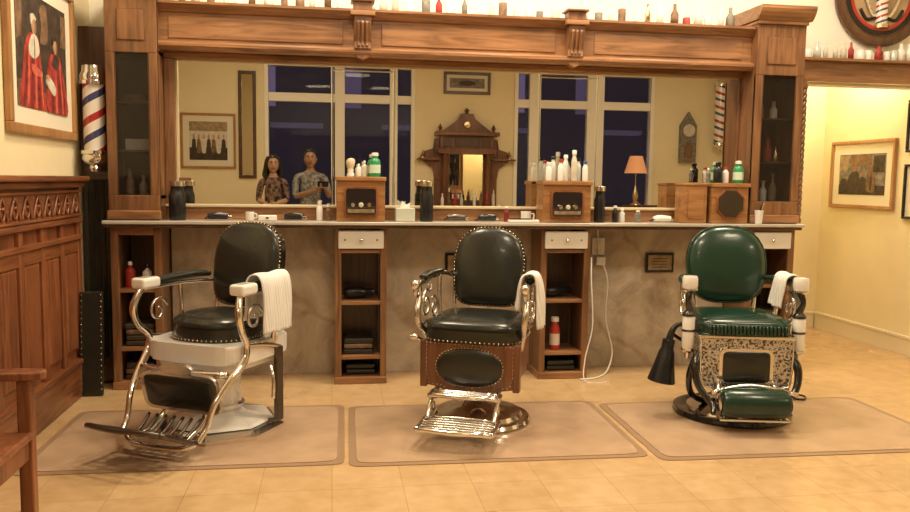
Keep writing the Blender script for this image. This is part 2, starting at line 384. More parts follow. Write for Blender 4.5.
pf=lambda n,c,v=.45,vs=26: flat(n,c,.6,var=v,vs=vs)
SKINP=pf('print_skin',(.48,.28,.17),.3); SKIND=pf('print_skin_shade',(.27,.14,.08),.3); PRD=pf('print_dark',(.05,.035,.024),.7); PRR=pf('print_red',(.38,.04,.03),.6); PRRD=pf('print_deep_red',(.20,.02,.016),.6); PRRL=pf('print_light_red',(.58,.12,.08),.4); PRB=pf('print_brown',(.19,.11,.06),.6)
PRW=pf('print_white',(.62,.58,.48),.2); PRG=pf('print_grey',(.20,.18,.15),.6); PRT=pf('print_tan',(.33,.24,.14),.4)
def strip(x0,z0,x1,z1,w): return [(x0-w,z0),(x0+w,z0),((x0+x1)/2+w*1.3,(z0+z1)/2),(x1+w*.4,z1),(x1-w*.4,z1),((x0+x1)/2-w*.6,(z0+z1)/2)]
M=Matrix.Translation((XL+.001,4.585,1.93))@Matrix.Rotation(pi/2,4,'Z')
picture('framed_picture',M,1.01,.85,.05,GOLDW,.085,PRD,[
 ([(-1,-1),(1,-1),(1,-.72),(0,-.66),(-1,-.55)],PRB),([(-1,.1),(-.8,.2),(-.75,.9),(-1,1)],PRB),([(.75,.3),(1,.3),(1,.9),(.8,.9)],PRB),([(-.1,.2),(.2,.3),(.15,.9),(-.1,.8),(-.05,.5)],PRB),
 ([(-.9,-1),(.0,-1),(.02,-.75),(-.08,-.3),(-.14,.1),(-.22,.28),(-.5,.3),(-.7,.05),(-.8,-.4)],PRR),
 (strip(-.78,-1,-.62,0,.05),PRRD),(strip(-.5,-1,-.42,.05,.06),PRRD),(strip(-.2,-1,-.22,-.1,.05),PRRD),(strip(-.64,-.9,-.56,0,.03),PRRL),(strip(-.34,-.95,-.32,-.15,.03),PRRL),(strip(-.08,-.9,-.14,-.2,.02),PRRL),
 ([(-.58,-.02),(-.45,.27),(-.25,.28),(-.16,.05),(-.24,-.06),(-.4,-.12)],PRW),(strip(-.36,-.1,-.36,.25,.02),PRG),
 (blob(-.36,.46,.09,.16),SKINP),([(-.36,.32),(-.28,.36),(-.27,.5),(-.3,.56),(-.33,.45)],SKIND),([(-.46,.46),(-.47,.6),(-.38,.66),(-.28,.6),(-.28,.55),(-.36,.57),(-.43,.5)],PRW),(blob(-.14,-.35,.06,.05),SKINP),([(-.45,-.22),(-.14,-.3),(-.14,-.4),(-.4,-.4),(-.5,-.3)],PRRL),
 ([(.12,-1),(.95,-1),(.88,-.45),(.72,-.02),(.6,.1),(.36,.1),(.2,-.1),(.12,-.5)],PRR),
 (strip(.3,-1,.34,-.3,.05),PRRD),(strip(.62,-1,.56,-.1,.07),PRRD),(strip(.85,-1,.72,-.2,.04),PRRD),(strip(.46,-1,.46,-.3,.03),PRRL),(strip(.74,-.95,.66,-.1,.02),PRRL),
 ([(.32,-.08),(.45,.1),(.62,.05),(.6,-.12),(.45,-.18)],PRD),(blob(.47,.26,.085,.15),SKINP),([(.5,.13),(.555,.2),(.55,.34),(.5,.3),(.49,.2)],SKIND),([(.37,.26),(.38,.4),(.47,.46),(.56,.4),(.56,.3),(.5,.36),(.42,.34)],PRD),
 ([(.16,-.35),(.42,-.5),(.38,-.68),(.12,-.55),(.08,-.45)],PRW),(blob(.14,-.38,.05,.06),SKINP)])
RR=Matrix.Rotation(-pi/2,4,'Z')
picture('framed_photograph',Matrix.Translation((XR-.001,6.14,1.40))@RR,.82,.57,.03,GOLDW,.085,PRG,[
 ([(-1,-1),(1,-1),(1,-.55),(-1,-.5)],PRD),([(-1,.2),(-.6,.3),(-.6,.95),(-1,.95)],PRT),([(.5,.1),(.95,.1),(.95,.9),(.5,.9)],PRD),([(-.5,.4),(.4,.4),(.4,.95),(-.5,.95)],PRB),
 ([(-.6,-.8),(-.1,-.8),(-.08,-.2),(-.2,.15),(-.42,.12),(-.58,-.2)],PRD),(blob(-.3,.28,.07,.15),SKIND),([(-.05,-.75),(.15,-.8),(.2,-.3),(.05,-.1),(-.06,-.3)],PRD),(blob(.07,.02,.06,.12),SKIND),([(.28,-.8),(.6,-.8),(.55,0),(.45,.2),(.3,.15),(.24,-.2)],PRB),(strip(.42,-.75,.42,.1,.04),PRD),(blob(.4,.36,.065,.14),SKIND),([(-.9,-.9),(-.7,-.9),(-.65,-.3),(-.8,-.2),(-.92,-.4)],PRD)])
picture('framed_photograph',Matrix.Translation((XR-.001,5.36,1.765))@RR,.52,.40,.02,BLACK,.06,PRG,[(blob(0,0,.4,.6),PRD)])
picture('framed_photograph',Matrix.Translation((XR-.001,5.36,1.265))@RR,.52,.42,.02,BLACK,.06,PRG,[(blob(0,0,.4,.6),PRD)])
RB=Matrix.Rotation(pi,4,'Z')
sh=[([(-1,-1),(1,-1),(1,-.35),(-1,-.35)],PRD),([(-1,.5),(1,.5),(1,1),(-1,1)],PRT)]
for i in range(7): sh+= [([(-.9+i*.26,-.6),(-.7+i*.26,-.6),(-.70+i*.26,-.1),(-.74+i*.26,.08),(-.86+i*.26,.08),(-.9+i*.26,-.1)],[PRD,PRW,PRB][i%3]),(blob(-.8+i*.26,.22,.055,.13),SKINP)]
picture('framed_group_photograph',Matrix.Translation((-1.82,YB+.001,1.85))@RB,.80,.82,.035,GOLDW,.09,PRW,sh)
picture('framed_mirror_panel',Matrix.Translation((-1.25,YB+.001,2.1))@RB,.26,1.6,.05,WOODD,.0,MIRR)
picture('framed_engraving',Matrix.Translation((2.09,YB+.001,2.82))@RB,.74,.34,.045,WOODD,.05,PRG,[(blob(0,0,.5,.5),PRD)])
g=grp('wall_clock',(5.75,YB,2.05))
extr(g,'case',[(-.14,-.40),(.14,-.40),(.14,.2),(.10,.26),(.0,.42),(-.10,.26),(-.14,.2)],'y',.001,.08,PRG,.01)
lathe(g,'dial',[(0,0),(.1,0),(.1,.012),(0,.012)],(0,.08,.12),PRW,24,'y'); box(g,'pendulum_window',(-.07,.07),(.08,.085),(-.33,-.08),PRB,.003)
# ------------------------------------------------------------------ barber poles
def pole(name,loc,H,r):
    g=grp(name,loc)
    lathe(g,'bottom_cap',[(0,0),(r*.35,.0),(r*.5,.02),(r*.45,.035),(r*.8,.05),(r*1.0,.075),(r*.95,.10),(r*1.05,.105),(r*1.05,.125),(0,.125)],(0,0,0),CHROME)
    lathe(g,'striped_cylinder',[(0,-.0),(r*.82,0),(r*.82,H-.25),(0,H-.25)],(0,0,.125),POLE)
    lathe(g,'top_cap',[(0,0),(r*1.05,0),(r*1.05,.02),(r*.95,.025),(r*1.0,.05),(r*.85,.075),(r*.8,.11),(r*.5,.12),(r*.2,.125),(0,.126)],(0,0,H-.125),CHROME)
    return g
g=pole('barber_pole',(-1.404,5.118,1.328),.64,.076); box(g,'bracket_top',(-.02,.02),(.06,.092),(.55,.59),CHROME,.004); box(g,'bracket_bottom',(-.02,.02),(.03,.092),(.04,.08),CHROME,.004)
g=pole('wall_barber_pole',(6.26,YB+.14,1.86),1.15,.12); box(g,'bracket_top',(-.02,.02),(-.139,-.09),(1.0,1.04),CHROME,.004); box(g,'bracket_bottom',(-.02,.02),(-.139,-.09),(.06,.1),CHROME,.004)
# ------------------------------------------------------------------ back bar
g=grp('back_bar')
YF=5.05
CL0,CL1=-1.315,-1.02; CR0,CR1=2.79,3.135
def column(tag,x0,x1):
    s=.05
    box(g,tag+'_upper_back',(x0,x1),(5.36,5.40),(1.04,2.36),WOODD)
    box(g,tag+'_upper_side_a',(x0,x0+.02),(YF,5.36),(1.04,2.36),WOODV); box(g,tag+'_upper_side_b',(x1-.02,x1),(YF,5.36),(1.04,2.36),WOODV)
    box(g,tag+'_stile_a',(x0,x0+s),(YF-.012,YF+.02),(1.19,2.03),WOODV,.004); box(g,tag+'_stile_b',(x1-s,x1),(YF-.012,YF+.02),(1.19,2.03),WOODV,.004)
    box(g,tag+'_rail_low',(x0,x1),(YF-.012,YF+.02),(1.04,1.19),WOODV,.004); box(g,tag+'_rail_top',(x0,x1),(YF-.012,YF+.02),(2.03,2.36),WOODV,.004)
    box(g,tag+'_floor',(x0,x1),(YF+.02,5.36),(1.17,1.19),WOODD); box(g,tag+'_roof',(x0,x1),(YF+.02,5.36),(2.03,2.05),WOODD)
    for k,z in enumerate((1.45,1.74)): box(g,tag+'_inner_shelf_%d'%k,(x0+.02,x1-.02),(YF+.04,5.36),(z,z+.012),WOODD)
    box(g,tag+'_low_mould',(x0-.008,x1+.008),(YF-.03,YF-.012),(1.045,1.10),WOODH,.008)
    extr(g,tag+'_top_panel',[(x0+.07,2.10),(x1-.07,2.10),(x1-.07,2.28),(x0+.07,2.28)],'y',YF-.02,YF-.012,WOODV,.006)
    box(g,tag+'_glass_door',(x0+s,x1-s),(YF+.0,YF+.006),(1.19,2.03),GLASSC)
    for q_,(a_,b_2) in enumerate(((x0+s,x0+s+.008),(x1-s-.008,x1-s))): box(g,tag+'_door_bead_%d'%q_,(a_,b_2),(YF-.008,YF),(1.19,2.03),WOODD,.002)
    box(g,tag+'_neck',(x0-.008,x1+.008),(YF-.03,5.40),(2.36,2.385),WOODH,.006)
    extr(g,tag+'_crown',[(YF-.03,2.385),(YF-.045,2.40),(YF-.07,2.43),(YF-.08,2.455),(YF-.08,2.475),(5.42,2.475),(5.42,2.385)],'x',x0-.02,x1+.03,WOODH,.004)
    t=.045
    for a,b in ((x0,x0+t),(x1-t,x1)):
        box(g,tag+'_post',(a,b),(YF,YF+.04),(.05,1.0),WOODV,.003); box(g,tag+'_side',(a+.01,b-.01),(YF+.04,5.40),(0.001,1.0),WOODV)
    box(g,tag+'_plinth',(x0-.005,x1+.005),(YF-.005,5.38),(.001,.05),WOODH,.004)
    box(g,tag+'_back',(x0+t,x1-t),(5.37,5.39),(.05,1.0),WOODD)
    box(g,tag+'_top_rail',(x0+t,x1-t),(YF,YF+.03),(.95,1.0),WOODH,.003)
    box(g,tag+'_shelf_a',(x0+t,x1-t),(YF+.01,5.37),(.60,.62),WOODH); box(g,tag+'_shelf_b',(x0+t,x1-t),(YF+.01,5.37),(.24,.26),WOODH)
column('left',CL0,CL1); column('right',CR0,CR1)
bm=bmesh.new()
for k in range(3):
    pts=[(3.163+.013*math.cos(k*2*pi/3+t*2*pi*7),5.085+.013*math.sin(k*2*pi/3+t*2*pi*7),1.10+.86*t) for t in [i/112 for i in range(113)]]
    tube(None,'',pts,[.0145,.0145],WOODV,n=1,seg=8,bm=bm)
fin('twisted_column',bm,WOODV,g,True)
for z in (1.045,1.955): lathe(g,'twist_end_%d'%(z*10),[(0,0),(.027,0),(.03,.02),(.022,.04),(.027,.06),(0,.06)],(3.163,5.085,z),WOODV,20)
box(g,'display_card',(-1.24,-1.09),(5.16,5.17),(1.463,1.53),WHITE); box(g,'display_card_box',(-1.23,-1.11),(5.15,5.25),(1.7525,1.80),PRB,.003)
for k,(x,z,h,m) in enumerate(((-1.22,1.191,.16,PRT),(-1.14,1.191,.12,PRW),(2.87,1.191,.18,PRB),(2.95,1.191,.14,WHITE),(3.02,1.191,.19,PRT),(2.88,1.463,.15,PRW),(2.97,1.463,.17,PRR),(3.03,1.463,.10,BRASS),(2.9,1.753,.16,PRT),(3.0,1.753,.12,PRW))):
    lathe(g,'display_bottle_%d'%k,[(0,0),(.024,0),(.026,h*.5),(.012,h*.7),(.012,h*.9),(.016,h),(0,h)],(x,5.17,z),m,16)
FX0,FX1=CL1,CR0
box(g,'frieze',(FX0,FX1),(5.12,5.40),(2.07,2.31),WOODH)
extr(g,'frieze_cornice',[(5.12,2.285),(5.10,2.29),(5.075,2.32),(5.06,2.33),(5.06,2.345),(5.42,2.345),(5.42,2.285)],'x',FX0,FX1,WOODH,.002)
extr(g,'frieze_ledge',[(5.12,2.06),(5.09,2.065),(5.07,2.085),(5.07,2.10),(5.09,2.112),(5.12,2.12)],'x',FX0,FX1,WOODH)
for i,(a,b) in enumerate(((-1.0,.10),(.28,1.46),(1.66,2.75))):
    extr(g,'frieze_panel_%d'%i,[(a+.03,2.135),(b-.03,2.135),(b-.03,2.27),(a+.03,2.27)],'y',5.114,5.121,WOODH,.004)
for i,x in enumerate((.19,1.55)):
    w=.065
    extr(g,'corbel_%d'%i,[(5.12,2.08),(5.09,2.085),(5.06,2.11),(5.07,2.15),(5.055,2.20),(5.04,2.26),(5.04,2.30),(5.12,2.30)],'x',x-w*.8,x+w*.8,WOODV,.004)
    box(g,'corbel_cap_%d'%i,(x-w-.01,x+w+.01),(5.02,5.12),(2.30,2.33),WOODH,.005); box(g,'corbel_top_%d'%i,(x-w*.9,x+w*.9),(5.04,5.14),(2.33,2.385),WOODV,.006); box(g,'corbel_lid_%d'%i,(x-w-.008,x+w+.008),(5.02,5.15),(2.385,2.40),WOODH,.005)
    for k in (-1,0,1): tube(g,'corbel_reed_%d_%d'%(i,k),[(x+k*.026,5.058,2.12),(x+k*.026,5.064,2.15),(x+k*.026,5.047,2.20),(x+k*.026,5.034,2.27)],.008,WOODV,n=3,seg=8)
    extr(g,'corbel_drop_%d'%i,[(x-.05,2.08),(x+.05,2.08),(x+.035,2.055),(x,2.04),(x-.035,2.055)],'y',5.08,5.13,WOODV,.004)
MX1=2.775
box(g,'mirror_backing',(FX0,FX1),(5.262,5.30),(1.04,2.07),WOODD)
box(g,'mirror_glass',(-.955,MX1),(5.252,5.261),(1.135,2.03),MIRR)
box(g,'mirror_frame_top',(FX0,FX1),(5.20,5.262),(2.03,2.07),WOODH,.006)
box(g,'mirror_frame_l',(FX0,-.955),(5.20,5.262),(1.135,2.03),WOODV,.006); box(g,'mirror_frame_r',(MX1,FX1),(5.235,5.262),(1.135,2.03),WOODV,.003)
GILT=flat('gilt_edge',(.60,.50,.33),.3)
box(g,'mirror_frame_bottom',(FX0,FX1),(5.21,5.262),(1.04,1.125),WOODH,.004); box(g,'mirror_ledge',(FX0,FX1),(5.19,5.262),(1.118,1.135),GILT,.004)
box(g,'mirror_bead_l',(-.958,-.948),(5.244,5.252),(1.135,2.03),GILT,.002); box(g,'mirror_bead_t',(-.955,MX1),(5.244,5.252),(2.02,2.03),GILT,.002)
for i,x in enumerate((.005,.40,1.37,1.77)):
    box(g,'mirror_joint_%d'%i,(x-.007,x+.007),(5.246,5.252),(1.135,2.03),BEV,.003)
for i,(a,b) in enumerate(((.005,.40),(1.37,1.77))):
    box(g,'mirror_joint_top_%d'%i,(a,b),(5.246,5.252),(1.99,2.0),BEV,.002)
box(g,'counter_slab',(-1.345,3.165),(4.985,5.21),(1.018,1.04),COUNT,.005)
box(g,'counter_mould',(-1.335,3.155),(5.0,5.35),(.998,1.018),WOODD,.004)
box(g,'marble_panel',(FX0,FX1),(5.36,5.40),(0.001,.995),MARBLE)
box(g,'panel_seam_a',(.93,.934),(5.358,5.36),(0.001,.995),DARK)
for i,(a,b) in enumerate(((.02,.345),(1.35,1.68))):
    t=.04
    for q,(p,r_) in enumerate(((a,a+t),(b-t,b))):
        box(g,'station_%d_post_%d'%(i,q),(p,r_),(YF,YF+.04),(.04,.995),WOODV,.003)
        box(g,'station_%d_side_%d'%(i,q),(p+.01,r_-.01),(YF+.04,5.36),(.001,.995),WOODV)
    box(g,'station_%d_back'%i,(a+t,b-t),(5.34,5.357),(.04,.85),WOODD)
    box(g,'station_%d_plinth'%i,(a-.004,b+.004),(YF-.004,5.36),(.001,.045),WOODH,.004)
    for k,z in enumerate((.84,.51,.16)): box(g,'station_%d_shelf_%d'%(i,k),(a+t,b-t),(YF+.005,5.35),(z,z+.022),WOODH,.002)
    box(g,'station_%d_drawer_front'%i,(a+.02,b-.02),(YF-.02,YF),(.868,.985),PORC,.008); ball(g,'station_%d_knob'%i,((a+b)/2,YF-.035,.925),.014,CHROME,seg=12)
    for k in (-1,1): ball(g,'station_%d_screw_%d'%(i,k),((a+b)/2+k*.10,YF-.02,.925),.006,DKMET,seg=8)
box(g,'right_drawer_front',(2.83,3.10),(YF-.02,YF),(.868,.985),PORC,.008); ball(g,'right_knob',(2.96,YF-.035,.925),.014,CHROME,seg=12)
def bottle(name,x,y,z,h,r,mat,cap=None,neck=.35,label=None):
    q=grp(name,(x,y,z))
    lathe(q,'body',[(0,0),(r*.95,0),(r,.006),(r,h*.62),(r*.85,h*.70),(r*neck,h*.78),(r*neck,h*.86),(0,h*.86)],(0,0,0.0008),mat,20)
    lathe(q,'cap',[(0,0),(r*neck*1.25,0),(r*neck*1.25,h*.12),(r*neck,h*.14),(0,h*.14)],(0,0,h*.86),cap or mat,16)
    if label: lathe(q,'label',[(r*1.015,h*.15),(r*1.015,h*.5)],(0,0,0),label,20,cap=False)
    return q
def hairdryer(name,loc,rz):
    q=grp(name,loc,rz)
    lathe(q,'barrel',[(0,-.09),(.025,-.09),(.034,-.07),(.038,-.03),(.033,.03),(.024,.06),(.026,.10),(0,.10)],(0,0,.04),BLACK,18,'x')
    tube(q,'handle',[(-.04,0,.04),(-.045,.05,.035),(-.05,.11,.025)],[.018,.015,.013],BLACK,n=4)
    tube(q,'cord',[(-.05,.11,.02),(-.02,.13,.01),(.06,.10,.008),(.04,.05,.008)],.005,BLACK,n=4,seg=6)
bottle('spray_bottle',-1.23,5.16,.62,.16,.03,RED,WHITE); bottle('spray_bottle',-1.13,5.16,.62,.14,.028,WHITE,BLACK)
hairdryer('hair_dryer',(.17,5.18,.533),.1); hairdryer('hair_dryer',(1.5,5.18,.533),.3)
bottle('spray_can',1.48,5.14,.183,.22,.035,RED,WHITE,.6,flat('can_label',(.7,.6,.5),.4))
def stack(name,x,y,z,w,d,n,mats):
    q=grp(name,(x,y,z))
    for i in range(n): box(q,'item_%d'%i,(-w/2+random.uniform(0,.01),w/2-random.uniform(0,.01)),(-d/2,d/2),(.001+i*.035,.032+i*.035),mats[i%len(mats)],.008)
stack('folded_towels',-1.168,5.2,.261,.18,.2,4,[PRD,DKMET,PRB]); stack('magazine_stack',-1.168,5.2,.051,.18,.2,3,[PRD,PRB])
stack('leather_case',.17,5.2,.183,.2,.2,3,[LEATH,PRB]); stack('leather_case',.18,5.22,.046,.2,.2,2,[LEATH])
stack('towel_stack',1.52,5.2,.046,.2,.2,2,[LEATH]); stack('folded_towels',2.955,5.2,.261,.22,.2,5,[PRD,DKMET])
# ------------------------------------------------------------------ counter-top
CT=1.0405
def wbox(name,x0,x1,h,window,y0=5.0,y1=5.185):
    q=grp(name,((x0+x1)/2,y0,CT)); w=(x1-x0)/2; d=y1-y0
    box(q,'carcass',(-w,w),(.012,d),(.001,h),WOODB,.004)
    box(q,'lid',(-w-.006,w+.006),(-.003,d),(h-.022,h+.004),WOODB,.004)
    if window=='oct': I=[(.095*math.cos(2*pi*i/8+pi/8),h/2+.095*math.sin(2*pi*i/8+pi/8)) for i in range(8)]
    else: I=sup(w*.62,h*.30,12,24,0,h*.45)
    c=h*.47 if window!='oct' else h/2
    extr(q,'window_bezel',[(a*1.14,(b-c)*1.14+c) for a,b in I],'y',.0,.013,WOODR,.003)
    extr(q,'window_glass',I,'y',-.003,.001,GLASSD,.001)
    if window=='sq':
        for k in range(3): lathe(q,'tool_knob_%d'%k,[(0,0),(.012,0),(.016,.01),(.01,.02),(0,.02)],(-.05+k*.05,-.024,h*.38),[CHROME,PRW,BRASS][k],12,'y')
        box(q,'inner_tray',(-w*.55,w*.55),(-.007,-.003),(h*.2,h*.28),PRT,.002)
    return q
wbox('wooden_towel_cabinet',.03,.33,.275,'sq'); wbox('wooden_towel_cabinet',1.345,1.665,.265,'sq'); wbox('wooden_towel_cabinet',2.50,2.76,.265,'oct')
q=grp('wooden_box',(2.395,5.03,CT)); box(q,'body',(-.08,.08),(0,.15),(.001,.25),WOODB,.004); box(q,'lid',(-.086,.086),(-.006,.15),(.25,.268),WOODB,.004); box(q,'panel',(-.055,.055),(-.006,0),(.03,.22),WOODB,.004)
T1=CT+.280;T2=CT+.270
bottle('talc_bottle',.27,5.08,T1,.15,.034,GREEN,WHITE,.5,flat('talc_label',(.6,.75,.6),.4))
q=grp('shaving_brush',(.12,5.08,T1)); lathe(q,'handle',[(0,0),(.02,0),(.022,.01),(.014,.03),(.018,.045),(0,.05)],(0,0,.0008),WHITE); lathe(q,'bristles',[(0,0),(.012,0),(.02,.02),(.026,.05),(.02,.065),(0,.07)],(0,0,.045),flat('bristle',(.75,.62,.45),.9))
for i,(x,m,h) in enumerate(((.17,WHITE,.08),(.205,PRW,.10))): bottle('lotion_bottle',x,5.1,T1,h,.016,m,WHITE)
for i,(x,m,h,c) in enumerate(((1.39,WHITE,.12,WHITE),(1.43,CLEAR,.16,BLACK),(1.47,WHITE,.14,RED),(1.515,WHITE,.17,WHITE),(1.56,PRW,.20,WHITE),(1.60,CLEAR,.15,BLACK),(1.635,WHITE,.13,BLUE))):
    bottle('tonic_bottle',x,5.06+.04*(i%2),T2,h,.019,m,c,.6)
bottle('talc_bottle',2.72,5.09,T2,.15,.034,GREEN,WHITE,.5,flat('talc_label2',(.6,.75,.6),.4))
bottle('tonic_bottle',2.565,5.07,T2,.14,.03,BLACK,BLACK,.5); bottle('tonic_bottle',2.635,5.1,T2,.11,.02,WHITE,RED,.5); bottle('lotion_bottle',2.52,5.12,T2,.1,.015,PRG,WHITE)
bottle('disinfectant_jar',.60,5.09,CT,.26,.043,BLACK,CHROME,.8); bottle('disinfectant_jar',-.93,5.09,CT,.24,.05,BLACK,CHROME,.8); bottle('disinfectant_jar',1.75,5.09,CT,.24,.036,BLACK,CHROME,.8)
def clipper(name,x,y,rz,m):
    q=grp(name,(x,y,CT),rz); tube(q,'body',[(-.07,0,.026),(-.02,0,.03),(.05,0,.026)],[.017,.023,.019],m,n=5); box(q,'blade',(.045,.07),(-.02,.02),(.012,.03),CHROME,.003); tube(q,'cord',[(-.07,0,.024),(-.085,.03,.01),(-.06,.06,.008),(0,.06,.008)],.004,BLACK,n=4,seg=6)
for x,m,r in ((-.68,BLACK,.2),(-.22,BLACK,-.3),(1.0,BLACK,.4),(2.19,WHITE,.1),(.80,DKMET,.1)): clipper('hair_clipper',x,5.07,r,m)
def mug(name,x,y,m,s=1):
    q=grp(name,(x,y,CT)); lathe(q,'cup',[(0,0),(.03*s,0),(.036*s,.01),(.037*s,.075*s),(.033*s,.075*s),(.031*s,.012),(0,.012)],(0,0,.0008),m,22); tube(q,'handle',[(.035*s,0,.06*s),(.058*s,0,.055*s),(.056*s,0,.025*s),(.035*s,0,.02*s)],.005*s,m,n=5,seg=8)
mug('shaving_mug',-.50,5.09,WHITE,.7); mug('shaving_mug',1.26,5.12,WHITE,.9)
for x,m,h,r in ((-.075,WHITE,.12,.02),(-.02,PRB,.1,.018),(1.13,PRRD,.1,.018),(2.03,PRG,.08,.02),(1.87,BLACK,.11,.02),(1.92,CLEAR,.09,.018)): bottle('tonic_bottle',x,5.12,CT,h,r,m,WHITE,.5)
q=grp('tissue_box',(.46,5.08,CT)); box(q,'carton',(-.06,.06),(-.05,.05),(.001,.085),flat('carton',(.55,.58,.5),.6),.003); extr(q,'tissue',[(-.03,.085),(.03,.085),(.035,.12),(.01,.105),(-.02,.13)],'y',-.008,.008,WHITE,.002)
q=grp('razor_case',(-.39,5.05,CT)); box(q,'case',(-.055,.055),(-.03,.03),(.001,.035),WHITE,.006); box(q,'latch',(-.01,.01),(-.034,-.03),(.015,.025),CHROME,.001)
q=grp('comb_tray',(1.22,5.02,CT)); box(q,'tray',(-.1,.1),(-.02,.02),(.001,.018),WHITE,.004); [box(q,'comb_%d'%k,(-.09,.06),(-.012+k*.009,-.006+k*.009),(.018,.026),BLACK) for k in range(3)]
q=grp('brush_cup',(2.84,4.995,CT)); lathe(q,'cup',[(0,0),(.022,0),(.03,.09),(.026,.09),(.02,.01),(0,.01)],(0,.015,.001),WHITE,20)
for k in range(2): tube(q,'brush_handle_%d'%k,[(.005,.015,.015),(.01+.01*k,.015,.1),(.02+.015*k,.015,.14)],.005,[BLACK,PRT][k],n=2,seg=8)
def mass(name,x0,x1,step,y,z,hmin,hmax,mats):
    bm=bmesh.new(); x=x0; k=0
    while x<x1:
        r=random.uniform(.016,.03); h=random.uniform(hmin,hmax); mi=random.randrange(len(mats))
        prof=random.choice([[(0,0),(r,0),(r,h*.55),(r*.4,h*.75),(r*.4,h),(0,h)],[(0,0),(r*.9,0),(r,h*.1),(r,h*.6),(r*.85,h*.62),(0,h*.6)]])
        rings=[[bm.verts.new((x+a*math.cos(2*pi*i/12),y+a*math.sin(2*pi*i/12),z+b)) for i in range(12)] for a,b in [(max(p[0],.001),p[1]) for p in prof]]
        for a,b in zip(rings[:-1],rings[1:]):
            for i in range(12):
                f=bm.faces.new((a[i],a[(i+1)%12],b[(i+1)%12],b[i])); f.material_index=mi; f.smooth=True
        x+=step*random.uniform(.8,1.25); k+=1
    o=fin(name,bm,mats,None,False); return o
mass('antique_bottle_collection',-.9,2.7,.085,5.2,2.346,.10,.17,[WHITE,WHITE,CLEAR,CLEAR,PRW,PRW,PRR,PRB,PRG,BRASS])
g=grp('header_shelf'); box(g,'fascia',(WE+.005,4.39),(5.40,5.50),(2.05,2.19),WOODH,.004); box(g,'top_board',(WE+.005,4.39),(5.33,5.499),(2.19,2.21),WOODH,.005); box(g,'lower_mould',(WE+.005,4.39),(5.38,5.40),(2.05,2.075),WOODH,.005)
mass('shaving_mug_collection',WE+.04,4.33,.066,5.39,2.211,.10,.13,[WHITE,PRW,CLEAR,WHITE,PRW,WHITE,BRASS,PRR])
g=grp('round_barber_sign',(3.98,5.42,2.69))
lathe(g,'rim',[(.29,0.0),(.36,0.0),(.365,-.03),(.34,-.045),(.305,-.045),(.29,-.03)],(0,.07,0),WOODD,56,'y',loop=True); lathe(g,'face',[(0,0),(.30,0),(.30,.02),(0,.02)],(0,.045,0),flat('sign_face',(.45,.33,.20),.5,var=.2),56,'y')
lathe(g,'red_ring',[(.225,0),(.25,0),(.25,-.006),(.225,-.006)],(0,.045,0),RED,56,'y',loop=True); lathe(g,'dark_ring',[(.255,0),(.285,0),(.285,-.008),(.255,-.008)],(0,.045,0),DARK,56,'y',loop=True)
o=lathe(g,'pole_emblem',[(0,-.2),(.042,-.2),(.042,.2),(0,.2)],(0,0,0),POLES,24); o.location=(0,.035,-.01); 
for s in(-1,1):
    lathe(g,'emblem_cap_%d'%s,[(0,-.02),(.05,-.015),(.05,.015),(0,.02)],(0,.035,-.01+s*.21),BRASS,20)
    tube(g,'razor_blade_%d'%s,[(s*.05,.036,-.16),(s*.10,.036,-.10),(s*.15,.036,.02)],[.014,.018,.012],CHROME,n=4,seg=8,flat_=(1,.4)); tube(g,'razor_handle_%d'%s,[(s*.05,.036,-.16),(s*.12,.036,-.17),(s*.17,.036,-.10)],.012,DARK,n=4,seg=8)
# plaques, outlet, cords
for nm,x0,x1 in (('framed_certificate',2.19,2.40),('framed_certificate',.76,.95)):
    q=grp(nm,((x0+x1)/2,5.357,.745)); w=(x1-x0)/2; box(q,'frame',(-w,w),(-.012,.001),(-.07,.07),BLACK,.004); box(q,'paper',(-w+.018,w-.018),(-.0145,-.012),(-.052,.052),PRT,.001)
    for k in range(4): box(q,'line_%d'%k,(-w*.5,w*.5),(-.0155,-.0145),(-.034+k*.02,-.029+k*.02),PRD)
q=grp('wall_outlet',(1.84,5.357,.86)); box(q,'plate',(-.045,.045),(-.008,.001),(-.06,.06),WHITE,.004)
for k in (-1,1): box(q,'socket_%d'%k,(-.018,.018),(-.011,-.008),(k*.028-.014,k*.028+.014),PAPER,.003)
box(q,'adapter',(-.02,.045),(-.04,-.011),(-.13,-.07),WHITE,.006)
tube(q,'cord_a',[(.03,-.03,-.12),(.06,-.05,-.25),(.05,-.06,-.5),(.09,-.1,-.72),(.02,-.2,-.84),(-.1,-.33,-.853),(-.22,-.36,-.853)],.006,WHITE,n=8,seg=8)
tube(q,'cord_b',[(0,-.01,-.06),(-.02,-.05,.08),(-.05,-.12,.155)],.004,WHITE,n=6,seg=6)
tube(q,'cord_c',[(-.145,-.30,-.05),(-.155,-.34,-.2),(-.14,-.345,-.5),(-.19,-.36,-.72),(-.2,-.42,-.853),(-.05,-.44,-.853)],.004,WHITE,n=8,seg=6)
q=grp('leaning_headrest_board'); Mx=Matrix.Translation((-1.415,4.92,.003))@Matrix.Rotation(math.radians(-4),4,'X')
box(q,'board',(-.055,.075),(-.012,.012),(0,.62),LEATH,.008,M=Mx); studs(q,'studs',[(x,-.014,z) for z in [.04+.035*k for k in range(17)] for x in (-.045,.065)],.005,BRASS,M=Mx)
q=grp('hanging_strap_rack',(-1.42,5.2,0)); 
for k in range(5): box(q,'strap_%d'%k,(-.08+k*.032,-.055+k*.032),(.0,.008),(.02+.05*k,1.28),LEATH,.003)
box(q,'rail',(-.09,.095),(-.005,.02),(1.28,1.31),WOODD,.004); box(q,'backboard',(-.09,.095),(.012,.03),(.02,2.2),WOODD)
